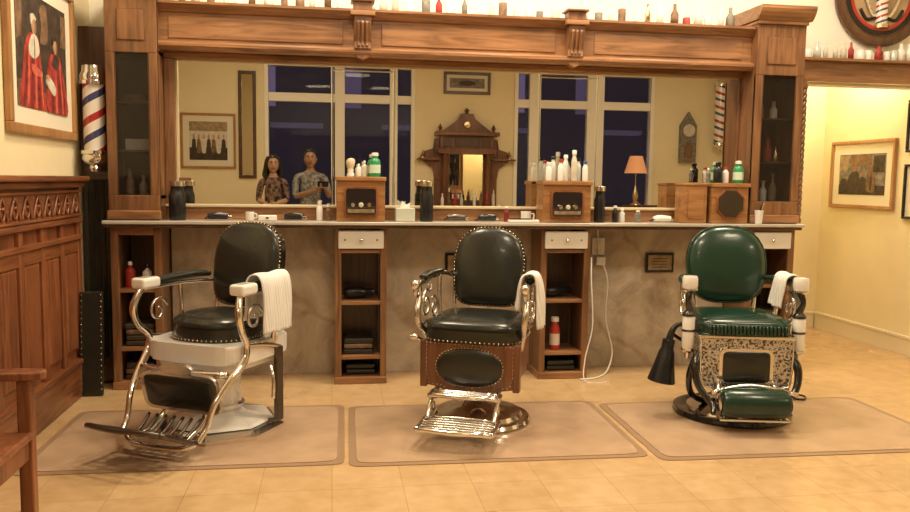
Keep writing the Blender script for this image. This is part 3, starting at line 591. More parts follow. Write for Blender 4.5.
# ------------------------------------------------------------------ barber chairs
def stud_ring(g,name,out,d,r,M,z=0): studs(g,name,[(p.x,p.y,z) for p in resample(out,d)],r,BRASS,M)
def tomb(w,h,n=2.6,bot=.86,N=56,nb=None):
    o=[]
    for i in range(N):
        t=2*pi*i/N; c,s=math.cos(t),math.sin(t); e=n if s>=0 else (nb or n)
        x=w*math.copysign(abs(c)**(2/e),c); y=h*math.copysign(abs(s)**(2/e),s)
        k=1-(1-bot)*max(0,-y/h) if y<0 else 1
        o.append((x*k,y))
    return o
def back_matrix(y,z,tilt):
    return Matrix.Translation((0,y,z))@Matrix.Rotation(pi/2-math.radians(tilt),4,'X')
def scroll(g,name,c,R,turns,mat,r=.008,s=1,x=0,start=0):
    pts=[]
    n=int(14*turns)
    for i in range(n+1):
        t=i/n; a=start+s*2*pi*turns*t; rr=R*(1-.8*t)
        pts.append((x,c[0]+rr*math.cos(a),c[1]+rr*math.sin(a)))
    tube(g,name,pts,[r,r*.7],mat,n=2,seg=8)
def footrest(g,pre,y0,z0,y1,z1,w,mat,slat):
    for s in (-1,1): tube(g,pre+'rail_%d'%s,[(s*w,y0,z0),(s*w,(y0+y1)/2,(z0+z1)/2-.004),(s*w,y1,z1)],.013,mat,n=3)
    for k in range(7):
        t=k/6; y=y0+(y1-y0)*t; z=z0+(z1-z0)*t
        tube(g,pre+'slat_%d'%k,[(-w,y,z),(0,y,z+.002),(w,y,z)],.011 if k in(0,6) else .008,slat if 0<k<6 else mat,n=2,seg=8)
    for k in (-1,0,1): tube(g,pre+'long_%d'%k,[(k*w*.5,y0,z0-.004),(k*w*.5,y1,z1-.004)],.007,slat,n=1,seg=8)
    tube(g,pre+'nose',[(-w,y1,z1),(-w*.7,y1-.03,z1+.012),(0,y1-.045,z1+.012),(w*.7,y1-.03,z1+.012),(w,y1,z1)],.013,mat,n=5)
def chair_mid(loc,rz):
    g=grp('barber_chair',loc,rz)
    lathe(g,'base',[(0,0),(.275,0),(.285,.012),(.275,.03),(.24,.036),(.228,.055),(.17,.068),(.10,.08),(.07,.11),(.058,.13),(.058,.24),(.10,.26),(0,.26)],(0,0,.008),CHROME,48)
    box(g,'seat_frame',(-.225,.225),(-.20,.21),(.25,.47),WOODC,.01)
    fp=[(-.245,.47),(.245,.47),(.245,.30),(.225,.24),(.15,.235),(.12,.205),(0,.185),(-.12,.205),(-.15,.235),(-.225,.24),(-.245,.30)]
    extr(g,'front_panel',fp,'y',-.235,-.20,WOODC,.006)
    for s in(-1,1): box(g,'corner_%d'%s,(s*.245-.018,s*.245+.018),(-.24,-.19),(.23,.475),WOODC,.006); 
    Mf=Matrix.Translation((0,-.235,.345))@Matrix.Rotation(pi/2,4,'X')
    ov=sup(.175,.10,2.3,48); cush(g,'front_pad',ov,.022,LEATH,Mf,back=.004); stud_ring(g,'front_pad_studs',sup(.177,.102,2.3,48),.018,.0055,Mf,.002)
    stud_ring(g,'panel_studs',[(p[0]*.93,(p[1]-.34)*.93-.002) for p in fp],.022,.0045,Mf,.001)
    for s in(-1,1):
        extr(g,'side_panel_%d'%s,[(-.2,.47),(.2,.47),(.2,.30),(.1,.26),(-.1,.26),(-.2,.30)],'x',s*.225,s*.238,WOODC,.004)
    so=sup(.255,.24,5,56); MT=Matrix.Translation((0,-.01,0))
    extr(g,'seat_band',so,'z',.468,.545,LEATH,.008,M=MT,smooth=True)
    cush(g,'seat_cushion',so,.06,LEATH,Matrix.Translation((0,-.01,.545)),back=.01); 
    studs(g,'seat_studs',[(p.x*1.008,p.y*1.008-.01,.48) for p in resample(so,.024)],.0055,BRASS)
    Mb=back_matrix(.22,.825,11); to=tomb(.20,.22,2.5,.94,nb=5)
    extr(g,'back_shell',[(x*1.04,y*1.03) for x,y in to],'z',-.035,-.0,LEATH,.008,M=Mb,smooth=True)
    cush(g,'back_cushion',to,.05,LEATH,Mb,back=.005,p=2.6); stud_ring(g,'back_studs',[(x*1.0,y*1.0) for x,y in to],.021,.006,Mb,.004)
    for s in (-1,1): tube(g,'back_strut_%d'%s,[(s*.19,.22,.46),(s*.20,.235,.60),(s*.20,.265,.78)],.013,CHROME)
    for s in (-1,1):
        x=s*.285
        tube(g,'arm_rail_%d'%s,[(s*.20,.235,.76),(s*.25,.16,.785),(x,.04,.775),(x,-.10,.765),(x,-.21,.765),(x,-.255,.735),(x,-.235,.70),(x,-.205,.715)],[.012,.016,.016,.016,.018,.014,.010,.008],NICKEL,n=6)
        pad=[(s*.255,.14,.802),(x,.02,.797),(x,-.12,.79)]
        tube(g,'arm_pad_%d'%s,pad,[.018,.026,.02],LEATH,n=6,seg=12,flat_=(1.15,.7))
        tube(g,'arm_post_%d'%s,[(x,-.20,.765),(x,-.185,.70),(x,-.225,.63),(x*.97,-.22,.56),(s*.26,-.15,.50),(s*.245,-.13,.43)],[.017,.014,.019,.016,.018,.016],NICKEL,n=6)
        scroll(g,'arm_scroll_%d'%s,(-.08,.64),.08,1.5,NICKEL,.010,1,x*.98,1.2); scroll(g,'arm_scroll_b_%d'%s,(.06,.60),.07,1.4,NICKEL,.009,-1,x*.97,2.2)
        scroll(g,'arm_scroll_c_%d'%s,(-.02,.73),.035,1.2,NICKEL,.007,-1,x*.98,.2)
        tube(g,'arm_lower_rail_%d'%s,[(x*.95,-.20,.545),(x*.97,-.08,.55),(x*.95,.05,.53),(x*.9,.14,.52)],.011,NICKEL)
        tube(g,'arm_back_post_%d'%s,[(s*.26,.12,.785),(s*.262,.13,.65),(s*.245,.11,.50)],.012,NICKEL)
        ball(g,'arm_knob_%d'%s,(x,-.262,.765),(.022,.02,.026),CHROME,seg=14)
    tube(g,'lever',[(-.23,-.02,.42),(-.29,-.04,.43),(-.33,-.08,.455)],.009,CHROME); lathe(g,'lever_knob',[(0,0),(.014,0),(.018,.02),(.014,.04),(0,.045)],(-.36,-.09,.46),CHROME,14,'x')
    for s in(-1,1):
        tube(g,'foot_arm_%d'%s,[(s*.15,-.19,.24),(s*.165,-.28,.23),(s*.17,-.36,.18),(s*.17,-.42,.12)],.012,CHROME)
        scroll(g,'foot_scroll_%d'%s,(-.31,.16),.05,1.2,NICKEL,.008,1,s*.168,.5)
    footrest(g,'foot_',-.38,.115,-.56,.10,.185,CHROME,NICKEL)
    footrest(g,'calf_',-.29,.225,-.36,.22,.175,CHROME,NICKEL)
    extr(g,'foot_ornament',[(-.17,.10),(.17,.10),(.15,.05),(.08,.035),(0,.05),(-.08,.035),(-.15,.05)],'y',-.40,-.385,NICKEL,.004)
    return g
def chair_left(loc,rz):
    g=grp('barber_chair',loc,rz)
    lathe(g,'base',[(0,0),(.32,0),(.325,.02),(.29,.042),(0,.047)],(0,0,.008),CHROME,8,smooth=False)
    lathe(g,'base_porcelain',[(0,0),(.275,0),(.262,.014),(.13,.04),(.105,.065),(.10,.32),(0,.32)],(0,0,.055),PORC,8,smooth=False)
    lathe(g,'column_collar',[(0,0),(.115,0),(.12,.02),(.105,.03),(0,.03)],(0,0,.12),CHROME,32)
    ap=sup(.285,.27,5,48)
    extr(g,'apron_lower',[(x*.88,y*.88) for x,y in ap],'z',.365,.40,PORC,.01,smooth=True)
    extr(g,'apron',ap,'z',.40,.492,PORC,.014,smooth=False)
    so=sup(.225,.22,2.3,56)
    extr(g,'seat_band',so,'z',.492,.565,LEATH,.008,smooth=True); cush(g,'seat_cushion',so,.062,LEATH,Matrix.Translation((0,0,.565)),back=.01)
    studs(g,'seat_studs',[(p.x*1.01,p.y*1.01,.504) for p in resample(so,.024)],.0055,BRASS)
    Mb=back_matrix(.24,.84,12); to=tomb(.205,.225,2.8,.92,nb=4.5)
    extr(g,'back_shell',[(x*1.04,y*1.03) for x,y in to],'z',-.04,0,BLACKM,.01,M=Mb,smooth=True)
    cush(g,'back_cushion',to,.05,LEATH,Mb,back=.005,p=2.6); stud_ring(g,'back_studs',to,.021,.006,Mb,.004)
    for s in(-1,1): tube(g,'back_strut_%d'%s,[(s*.19,.2,.46),(s*.205,.25,.6),(s*.205,.28,.75)],.014,CHROME)
    for s in (-1,1):
        x=s*.29
        box(g,'arm_cap_%d'%s,(x-.042,x+.042),(-.27,-.14),(.745,.80),PORC,.016,seg=3)
        tube(g,'arm_leather_%d'%s,[(s*.23,.22,.78),(s*.27,.12,.785),(x,-.02,.778),(x,-.15,.772)],[.02,.028,.028,.024],LEATH,n=5,seg=12,flat_=(1.1,.8))
        tube(g,'arm_under_%d'%s,[(s*.22,.24,.74),(s*.27,.10,.745),(x,-.05,.745),(x,-.22,.745)],.011,CHROME,n=5)
        tube(g,'side_rail_%d'%s,[(x,-.235,.75),(x+s*.02,-.275,.66),(x+s*.02,-.25,.57),(x,-.19,.50),(x,-.21,.42),(x-s*.02,-.30,.34),(x-s*.045,-.38,.25),(x-s*.06,-.42,.15),(x-s*.07,-.47,.09)],[.015,.019,.016,.018,.020,.017,.015,.014,.013],CHROME,n=6)
        tube(g,'side_brace_%d'%s,[(x,-.20,.50),(x,-.02,.47),(x-.01*s,.12,.43)],.014,CHROME)
        scroll(g,'side_scroll_%d'%s,(-.12,.62),.07,1.25,NICKEL,.009,1,x,.3)
        tube(g,'arm_rear_post_%d'%s,[(x,.05,.745),(x,.06,.62),(x-.01*s,.05,.46)],.012,CHROME)
        if s>0: box(g,'rear_leg_%d'%s,(x-.012,x+.012),(.06,.12),(.05,.44),DKMET,.006)
    tube(g,'leg_tie',[(.29,.09,.06),(.25,.06,.05),(.15,.03,.06)],.014,DKMET)
    Mp=Matrix.Translation((0,-.325,.265))@Matrix.Rotation(pi/2-math.radians(-14),4,'X')
    po=sup(.20,.085,8,40); extr(g,'legrest_frame',[(x*1.12,y*1.2) for x,y in po],'z',-.022,0,NICKEL,.006,M=Mp)
    cush(g,'legrest_pad',po,.02,LEATH,Mp,back=.003); extr(g,'legrest_trim',sup(.10,.03,2,24,0,.125),'z',-.02,.0,NICKEL,.004,M=Mp)
    tube(g,'front_bar',[(-.25,-.29,.365),(0,-.31,.36),(.25,-.29,.365)],.018,CHROME,n=4)
    for k in range(7): tube(g,'grille_%d'%k,[(-.15+k*.05,-.36,.16),(-.14+k*.047,-.43,.11),(-.14+k*.047,-.46,.10)],.008,DKMET,n=3,seg=8)
    footrest(g,'foot_',-.46,.085,-.70,.19,.20,DKMET,DKMET)
    extr(g,'foot_plate',sup(.15,.07,3,28,0,-.58),'z',.0,.006,DKMET,.002,M=Matrix.Translation((0,-.58,.140))@Matrix.Rotation(math.radians(-24),4,'X')@Matrix.Translation((0,.58,0)))
    tube(g,'foot_under',[(-.2,-.46,.08),(-.12,-.5,.055),(.12,-.5,.055),(.2,-.46,.08)],.015,CHROME)
    for s in(-1,1): tube(g,'foot_link_%d'%s,[(s*.10,-.2,.30),(s*.12,-.3,.14),(s*.13,-.46,.075)],.014,CHROME)
    tube(g,'lever',[(.30,0,.36),(.33,-.02,.3),(.335,-.03,.2)],.010,CHROME)
    return g
def chair_right(loc,rz):
    g=grp('barber_chair',loc,rz)
    lathe(g,'base_ring',[(0,0),(.31,0),(.325,.012),(.32,.03),(.295,.036),(.28,.028),(0,.028)],(0,0,.008),BLACKM,56)
    lathe(g,'base_dome',[(0,0),(.25,0),(.245,.012),(.17,.025),(.10,.04),(.07,.08),(.06,.10),(.06,.25),(0,.25)],(0,0,.036),CHROME,48)
    box(g,'seat_frame',(-.22,.22),(-.2,.2),(.28,.49),DKMET,.01)
    fp=[(-.25,.485),(.25,.485),(.25,.31),(.235,.215),(.15,.195),(-.15,.195),(-.235,.215),(-.25,.31)]
    extr(g,'front_plate',fp,'y',-.235,-.20,ORN,.006)
    rim=[(x*.97,-.238,.345+(z-.345)*.97) for x,z in fp]; tube(g,'front_rim',rim,.007,CHROME,n=1,seg=8,closed=True)
    Mf=Matrix.Translation((0,-.236,.325))@Matrix.Rotation(pi/2,4,'X')
    extr(g,'pad_bezel',[(x*1.1,y*1.12) for x,y in sup(.13,.088,8,40)],'z',-.004,.006,CHROME,.003,M=Mf); cush(g,'front_pad',sup(.13,.088,8,40),.018,LEATH,Mf,back=.003)
    box(g,'front_top_rail',(-.255,.255),(-.245,-.2),(.475,.495),CHROME,.005)
    for s in(-1,1): 
        extr(g,'side_plate_%d'%s,[(-.2,.485),(.2,.485),(.2,.31),(.1,.28),(-.1,.28),(-.2,.31)],'x',s*.22,s*.24,ORN,.004)
    so=sup(.25,.235,6,60); extr(g,'seat_band',so,'z',.492,.55,LEATHG,.01,M=Matrix.Translation((0,-.01,0)),smooth=True)
    tube(g,'seat_piping_a',[(x*1.0,y-.01,.55) for x,y in so[::2]],.006,LEATHG,n=1,seg=6,closed=True); tube(g,'seat_piping_b',[(x*1.0,y-.01,.497) for x,y in so[::2]],.006,LEATHG,n=1,seg=6,closed=True)
    for k in range(21): tube(g,'seat_flute_%d'%k,[(-.2+k*.02,-.243,.5),(-.2+k*.02,-.25,.523),(-.2+k*.02,-.243,.546)],.009,LEATHG,n=3,seg=8)
    cush(g,'seat_cushion',so,.05,LEATHG,Matrix.Translation((0,-.01,.55)),back=.01)
    Mb=back_matrix(.22,.835,11); to=tomb(.222,.222,2.4,.95,nb=3)
    extr(g,'back_shell',[(x*1.03,y*1.03) for x,y in to],'z',-.045,0,LEATHG,.012,M=Mb,smooth=True)
    cush(g,'back_cushion',to,.055,LEATHG,Mb,back=.005,p=2.4); tube(g,'back_piping',[tuple(Mb@Vector((x*1.01,y*1.01,.002))) for x,y in to[::2]],.007,LEATHG,n=1,seg=8,closed=True)
    for s in(-1,1): tube(g,'back_strut_%d'%s,[(s*.15,.22,.46),(s*.17,.245,.58),(s*.18,.27,.70)],.016,CHROME)
    for s in (-1,1):
        x=s*.295
        lathe(g,'arm_cap_%d'%s,[(0,0),(.036,0),(.042,.012),(.042,.055),(.036,.07),(0,.073)],(x,-.16,.735),PORC,24)
        lathe(g,'arm_cap_collar_%d'%s,[(0,0),(.03,0),(.043,.012),(.043,.02),(0,.02)],(x,-.16,.717),CHROME,24)
        tube(g,'arm_pad_%d'%s,[(s*.22,.22,.76),(s*.265,.12,.765),(x,.0,.76),(x,-.13,.755)],[.018,.025,.026,.022],LEATHG,n=5,seg=12,flat_=(1.1,.75))
        tube(g,'arm_post_%d'%s,[(x,-.16,.72),(x+s*.012,-.175,.67),(x,-.16,.62),(x,-.16,.60)],[.02,.014,.02,.022],BLACKM,n=5)
        lathe(g,'post_cap_top_%d'%s,[(0,0),(.036,0),(.036,.012),(.02,.03),(0,.035)],(x,-.16,.585),BLACKM,22)
        lathe(g,'porcelain_post_%d'%s,[(0,0),(.030,0),(.034,.008),(.034,.17),(.030,.178),(0,.178)],(x,-.16,.408),PORC,24)
        lathe(g,'post_band_%d'%s,[(0,0),(.036,0),(.036,.012),(0,.012)],(x,-.16,.50),DKMET,24)
        lathe(g,'post_foot_%d'%s,[(0,-.05),(.014,-.045),(.018,-.015),(.036,-.0),(.036,.012),(0,.012)],(x,-.16,.396),CHROME,22)
        tube(g,'post_tie_%d'%s,[(x,-.16,.40),(s*.25,-.15,.38),(s*.22,-.12,.37)],.014,CHROME)
        tube(g,'post_tie_b_%d'%s,[(x,-.15,.60),(s*.26,-.12,.56),(s*.24,-.08,.49)],.012,CHROME)
        scroll(g,'arm_scroll_%d'%s,(.0,.62),.085,1.4,CHROME,.010,1,x,1.2)
        tube(g,'rear_post_%d'%s,[(s*.27,.12,.76),(s*.27,.13,.62),(s*.24,.12,.46)],.013,CHROME)
        tube(g,'leg_scroll_%d'%s,[(s*.235,-.2,.40),(s*.27,-.24,.33),(s*.262,-.27,.24),(s*.22,-.30,.17),(s*.19,-.33,.13),(s*.20,-.37,.10)],[.018,.022,.02,.018,.016,.012],BLACKM,n=6)
        tube(g,'base_leg_%d'%s,[(s*.235,-.12,.36),(s*.27,-.12,.25),(s*.25,-.08,.14),(s*.17,-.02,.08),(s*.08,0,.07)],.018,BLACKM,n=6)
    lathe(g,'foot_roll',[(0,-.175),(.05,-.175),(.068,-.165),(.076,-.14),(.076,.14),(.068,.165),(.05,.175),(0,.175)],(.01,-.375,.165),LEATHG,32,'x')
    for s in(-1,1): lathe(g,'roll_end_%d'%s,[(0,-.006),(.04,-.006),(.048,0),(.04,.006),(0,.006)],(.01+s*.18,-.375,.165),CHROME,24,'x')
    box(g,'roll_plate',(-.17,.19),(-.40,-.25),(.070,.084),CHROME,.005); 
    tube(g,'roll_bar',[(-.2,-.32,.2),(.01,-.30,.24),(.25,-.32,.2)],.013,CHROME,n=4)
    for s in(-1,1): tube(g,'roll_arm_%d'%s,[(s*.14,-.2,.26),(s*.15,-.29,.20),(.01+s*.15,-.32,.09)],.013,CHROME)
    return g
c1=chair_left((-.57,4.22,0),math.radians(-29)); c2=chair_mid((.79,4.20,0),math.radians(-23)); c3=chair_right((2.25,4.17,0),math.radians(-12))
towel(c1,'towel',[(.225,.60),(.235,.70),(.245,.80),(.29,.832),(.335,.80),(.35,.66),(.352,.54)],-.12,.13,TOWEL)
towel(c2,'towel',[(.225,.64),(.235,.74),(.25,.81),(.29,.832),(.325,.81),(.34,.70),(.345,.55)],-.16,-.02,TOWEL,amp=.012,waves=2.5)
towel(c3,'towel',[(.225,.62),(.235,.70),(.25,.78),(.29,.805),(.33,.78),(.345,.68),(.35,.58)],-.06,.13,TOWEL)
q=grp('hood_dryer',(1.81,4.14,0))
Mh=Matrix.Translation((0,0,.205))@Matrix.Rotation(math.radians(9),4,'Y')
lathe(q,'hood',[(.072,0),(.077,.005),(.056,.10),(.043,.17),(.034,.19),(.034,.24),(0,.25)],(0,0,0),BLACK,28,M=Mh,cap=False); lathe(q,'hood_inner',[(.07,.002),(.045,.10),(0,.12)],(0,0,0),DKMET,28,M=Mh,cap=False)
tube(q,'hose',[(.035,0,.42),(.05,.0,.48),(.08,.0,.52),(.13,-.03,.54)],[.022,.018,.014,.012],BLACK)
tube(q,'stay',[(.05,0,.48),(.11,.02,.44),(.16,-.02,.42)],.01,BLACK)
q=grp('power_cord'); tube(q,'cord',[(2.66,4.5,.40),(2.68,4.48,.2),(2.72,4.45,.03),(2.80,4.35,.016),(2.86,4.42,.016),(2.78,4.52,.016)],.006,BLACK,n=8,seg=8); box(q,'plug',(2.64,2.68),(4.48,4.52),(.40,.45),BLACK,.006)
# ------------------------------------------------------------------ floor mats
def mat_(x0,x1,y0,y1,rz=0):
    q=grp('anti_fatigue_mat',((x0+x1)/2,(y0+y1)/2,0),rz); w,d=(x1-x0)/2,(y1-y0)/2
    extr(q,'edge',sup(w,d,26,64),'z',.0005,.004,MATE,.001); extr(q,'pad',sup(w-.035,d-.035,22,64),'z',.004,.0075,MATM,.002)
mat_(-1.38,.065,3.60,4.58,math.radians(-.8)); mat_(.085,1.515,3.54,4.52,math.radians(-1)); mat_(1.54,3.16,3.45,4.43,math.radians(-1))
# ------------------------------------------------------------------ foreground wooden armchair (faces +X)
q=grp('wooden_armchair',(-1.195,2.54,0))
def bx(n,X,Y,Z,b=.006,m=WOODR): box(q,n,X,Y,Z,m,b)
for s,yy in((-1,-.24),(1,.24)):
    bx('front_leg_%d'%s,(.17,.215),(yy-.022,yy+.022),(.001,.63)); 
    extr(q,'back_leg_%d'%s,[(-.22,.001),(-.175,.001),(-.19,.45),(-.225,.95),(-.26,.95),(-.235,.45)],'y',yy-.02,yy+.02,WOODR,.004)
    extr(q,'arm_%d'%s,[(-.225,yy-.03),(.20,yy-.042),(.25,yy-.03),(.26,yy),(.25,yy+.03),(.20,yy+.042),(-.225,yy+.03)],'z',.63,.658,WOODR,.006)
    bx('side_rail_%d'%s,(-.2,.18),(yy-.012,yy+.012),(.36,.43)); bx('side_stretcher_%d'%s,(-.2,.18),(yy-.01,yy+.01),(.14,.175))
bx('seat',(-.21,.22),(-.235,.235),(.43,.455),.01); bx('front_rail',(.18,.205),(-.23,.23),(.36,.43)); bx('top_rail',(-.262,-.225),(-.23,.23),(.86,.95)); bx('low_rail',(-.235,-.205),(-.23,.23),(.55,.6))
for k in range(6): bx('back_slat_%d'%k,(-.245,-.23),(-.19+k*.07,-.16+k*.07),(.6,.87),.002)
# ------------------------------------------------------------------ antique cabinet on the rear wall
q=grp('antique_mirror_cabinet',(2.08,YB+.001,0))
def b2(n,X,Y,Z,m=WOODC,b=.006): box(q,n,X,Y,Z,m,b)
b2('base',(-.55,.55),(0,.42),(.001,.88)); b2('worktop',(-.6,.6),(0,.47),(.88,.92))
for s in(-1,1): extr(q,'door_%d'%s,[(s*.04,.1),(s*.5,.1),(s*.5,.8),(s*.04,.8)],'y',.42,.435,WOODC,.008); ball(q,'pull_%d'%s,(s*.08,.45,.5),.015,BRASS,seg=10)
b2('back_board',(-.5,.5),(0,.04),(.92,1.95),WOODC); b2('mirror',(-.27,.27),(.04,.05),(1.0,1.72),MIRR,.002)
for s in(-1,1):
    lathe(q,'column_%d'%s,[(0,0),(.05,0),(.05,.03),(.032,.05),(.038,.4),(.028,.72),(.045,.75),(.045,.8),(0,.8)],(s*.34,.14,.92),WOODC,20)
    b2('side_shelf_%d'%s,(s*.60-.17,s*.60+.17),(.0,.2),(1.62,1.65)); extr(q,'wing_%d'%s,[(s*.42,1.3),(s*.5,1.35),(s*.52,1.5),(s*.70,1.62),(s*.42,1.62)],'y',.03,.06,WOODC,.004)
    extr(q,'wing_up_%d'%s,[(s*.5,1.65),(s*.74,1.65),(s*.66,1.76),(s*.52,1.80),(s*.5,1.95)],'y',.03,.06,WOODC,.004)
    lathe(q,'finial_%d'%s,[(0,0),(.03,0),(.02,.03),(.035,.06),(.015,.1),(0,.13)],(s*.68,.1,1.65),BRASS,14); lathe(q,'finial_top_%d'%s,[(0,0),(.03,0),(.02,.03),(.035,.06),(.015,.1),(0,.13)],(s*.42,.12,2.06),WOODC,14)
b2('entablature',(-.46,.46),(0,.22),(1.72,1.80)); b2('upper_panel',(-.42,.42),(0,.14),(1.80,2.0)); b2('cornice',(-.5,.5),(0,.24),(2.0,2.06))
for s in(-1,1): b2('frieze_block_%d'%s,(s*.3-.07,s*.3+.07),(.14,.16),(1.83,1.97),WOODD)
b2('frieze_panel',(-.18,.18),(.14,.155),(1.83,1.97),WOODD)
extr(q,'pediment',[(-.40,2.06),(.40,2.06),(.12,2.26),(.10,2.34),(-.10,2.34),(-.12,2.26)],'y',.02,.14,WOODC,.008); lathe(q,'pediment_rosette',[(0,0),(.06,0),(.05,.02),(0,.03)],(0,.14,2.17),BRASS,20,'y')
lathe(q,'crest',[(0,0),(.04,0),(.02,.03),(.04,.06),(0,.1)],(0,.08,2.34),WOODC,14)
for k in range(9):
    x=-.4+k*.1; lathe(q,'bottle_%d'%k,[(0,0),(.025,0),(.025,.1+.03*(k%3)),(.01,.15+.03*(k%3)),(.01,.19+.03*(k%3)),(0,.19+.03*(k%3))],(x,.3,.921),[WHITE,PRB,PRR,PRW,PRD][k%5],12)
q=grp('side_table',(4.86,YB+.35,0)); extr(q,'top',sup(.3,.22,2,40),'z',.93,.96,WOODD,.005); 
for a in range(3): tube(q,'leg_%d'%a,[(0,0,.4),(.1*math.cos(a*2.1),.1*math.sin(a*2.1),.2),(.2*math.cos(a*2.1),.2*math.sin(a*2.1),.02)],.02,WOODD)
lathe(q,'stem',[(0,0),(.03,0),(.05,.2),(.025,.4),(.06,.58),(0,.58)],(0,0,.35),WOODD,20)
q=grp('table_lamp',(4.76,YB+.35,.961)); lathe(q,'foot',[(0,0),(.09,0),(.08,.02),(.03,.06),(.05,.14),(.02,.26),(.012,.3),(0,.3)],(0,0,.0),BRASS,24); lathe(q,'shade',[(.18,0),(.10,.27),(.096,.27),(.175,0)],(0,0,.50),ORANGE,32,loop=True)
lathe(q,'stem',[(0,0),(.008,0),(.008,.25),(0,.25)],(0,0,.29),BRASS,10); 
for k in range(3): tube(q,'spider_%d'%k,[(0,0,.5),(.17*math.cos(k*2.1),.17*math.sin(k*2.1),.505)],.004,BRASS,n=1,seg=6)
# ------------------------------------------------------------------ people (seen in the mirror)
def person(name,loc,S,rz,skin,hairm,shirt,pants,arms,hair_long,wide=1.,hs=1.12,turn=0,sleeve=.15):
    g=grp(name,loc,rz)
    V=[];E=[];R=[]
    def v(p,r,par=None):
        V.append(Vector(p)*S); R.append((r[0]*S,r[1]*S) if isinstance(r,tuple) else (r*S,r*S)); i=len(V)-1
        if par is not None: E.append((par,i))
        return i
    W=wide
    pel=v((0,0,.96),(.150*W,.11)); wa=v((0,.0,1.10),(.132*W,.10),pel); ch=v((0,0,1.27),(.150*W,.105),wa); nb=v((0,-.005,1.41),(.115*W,.075),ch); nk=v((0,.0,1.49),.056,nb); hb=v((0,.012,1.57),.052,nk)
    for s in(-1,1):
        hp=v((s*.095,0,.88),(.092,.095),pel); kn=v((s*.105,.015,.50),(.062,.065),hp); cf=v((s*.107,-.012,.34),.056,kn); an=v((s*.11,-.02,.09),.038,cf); he=v((s*.11,0,.045),.038,an); v((s*.125,.15,.03),.03,he)
    wr_={}
    for s,key in((-1,'l'),(1,'r')):
        el,wr=arms[key]
        sh=v((s*.175*W,-.005,1.395),.062,nb); m=v(tuple((Vector((s*.19*W,0,1.36))*.55+Vector(el)*.45)),.052,sh); e=v(el,.043,m); f_=v(tuple(Vector(el)*.6+Vector(wr)*.4),.041,e); w=v(wr,.027,f_)
        wr_[key]=(Vector(el),Vector(wr))
    me=D.meshes.new(name+'_sk'); me.from_pydata([tuple(p) for p in V],E,[]); o=D.objects.new(name+'_sk',me); COL.objects.link(o)
    sk=o.modifiers.new('s','SKIN'); sk.use_smooth_shade=True
    for i,r in enumerate(R): me.skin_vertices[0].data[i].radius=r
    me.skin_vertices[0].data[0].use_root=True
    ss=o.modifiers.new('u','SUBSURF'); ss.levels=3
    dg=bpy.context.evaluated_depsgraph_get(); ev=o.evaluated_get(dg); nm=D.meshes.new_from_object(ev)
    D.objects.remove(o); body=D.objects.new('body',nm); COL.objects.link(body); body.parent=g
    nm.materials.clear()
    for m in (skin,shirt,pants,BLACK): nm.materials.append(m)
    for p in nm.polygons:
        p.use_smooth=True; c=p.center/S
        i=1
        if c.z<.10: i=3
        elif c.z<.97 and abs(c.x)<.2 and not any((c-w[1]).length<.12 for w in wr_.values()): i=2
        if c.z>1.462+.35*max(0,-c.y): i=0
        for k,(el,wr) in wr_.items():
            d=(wr-el); t=(c-el).dot(d)/d.length_squared
            if t>sleeve and (c-(el+d*min(t,1.1))).length<.06: i=0
        p.material_index=i
    for k,(el,wr) in wr_.items():
        s=-1 if k=='l' else 1
        d=(wr-el).normalized(); side=Vector((0,1,0)) if abs(d.z)>.8 else Vector((0,0,1)); side=(side-d*side.dot(d)).normalized(); nrm=d.cross(side)*(1 if s<0 else -1)
        bm=bmesh.new()
        tube(None,'',[tuple((wr-d*.01)*S),tuple((wr+d*.045)*S),tuple((wr+d*.092)*S)],[.026*S,.040*S,.034*S],skin,n=4,seg=12,flat_=(.6,.9),bm=bm)
        for f in range(4):
            off=side*(.028-.019*f); L=[.072,.08,.074,.058][f]; b=wr+d*.085+off
            tube(None,'',[tuple(b*S),tuple((b+d*L*.45+nrm*.008)*S),tuple((b+d*L*.75+nrm*.026)*S),tuple((b+d*L*.85+nrm*.045)*S)],[.0095*S,.009*S,.008*S,.006*S],skin,n=3,seg=8,bm=bm)
        b=wr+d*.03+side*.028; tube(None,'',[tuple(b*S),tuple((b+d*.025+side*.022+nrm*.01)*S),tuple((b+d*.055+side*.026+nrm*.022)*S)],[.013*S,.011*S,.008*S],skin,n=3,seg=8,bm=bm)
        fin('hand_'+k,bm,skin,g,True)
    hc=Vector((0,.02,1.655))*S
    T=Matrix.Translation(hc)@Matrix.Rotation(turn,4,'Z')@Matrix.Scale(S*hs,4)
    bm=bmesh.new(); bmesh.ops.create_uvsphere(bm,u_segments=48,v_segments=36,radius=1)
    G=lambda x,z,cx,cz,sx,sz: math.exp(-((x-cx)/sx)**2-((z-cz)/sz)**2)
    for q_ in bm.verts:
        x,y,z=q_.co
        jaw=max(0,-z)
        px=x*.078*(1-.26*jaw**1.6); py=y*.096; pz=z*.120
        if y<0: py*=1-.25*jaw
        else: py+=.010*jaw**2
        if y>0:
            f=min(1,y*1.6)
            py+=f*(.022*G(px,pz,0,-.022,.011,.016)+.012*G(px,pz,0,.002,.008,.018)+.006*G(px,pz,0,.032,.05,.010)-.009*(G(px,pz,.030,.010,.014,.010)+G(px,pz,-.030,.010,.014,.010))+.006*G(px,pz,0,-.055,.024,.010)-.004*G(px,pz,0,-.073,.02,.006)+.008*G(px,pz,0,-.10,.022,.015)+.004*(G(px,pz,.045,-.02,.016,.018)+G(px,pz,-.045,-.02,.016,.018)))
        q_.co=(px,py,pz)
    fin('head',bm,skin,g,True,T)
    lip=flat('lips_'+name,(.30,.10,.08),.4)
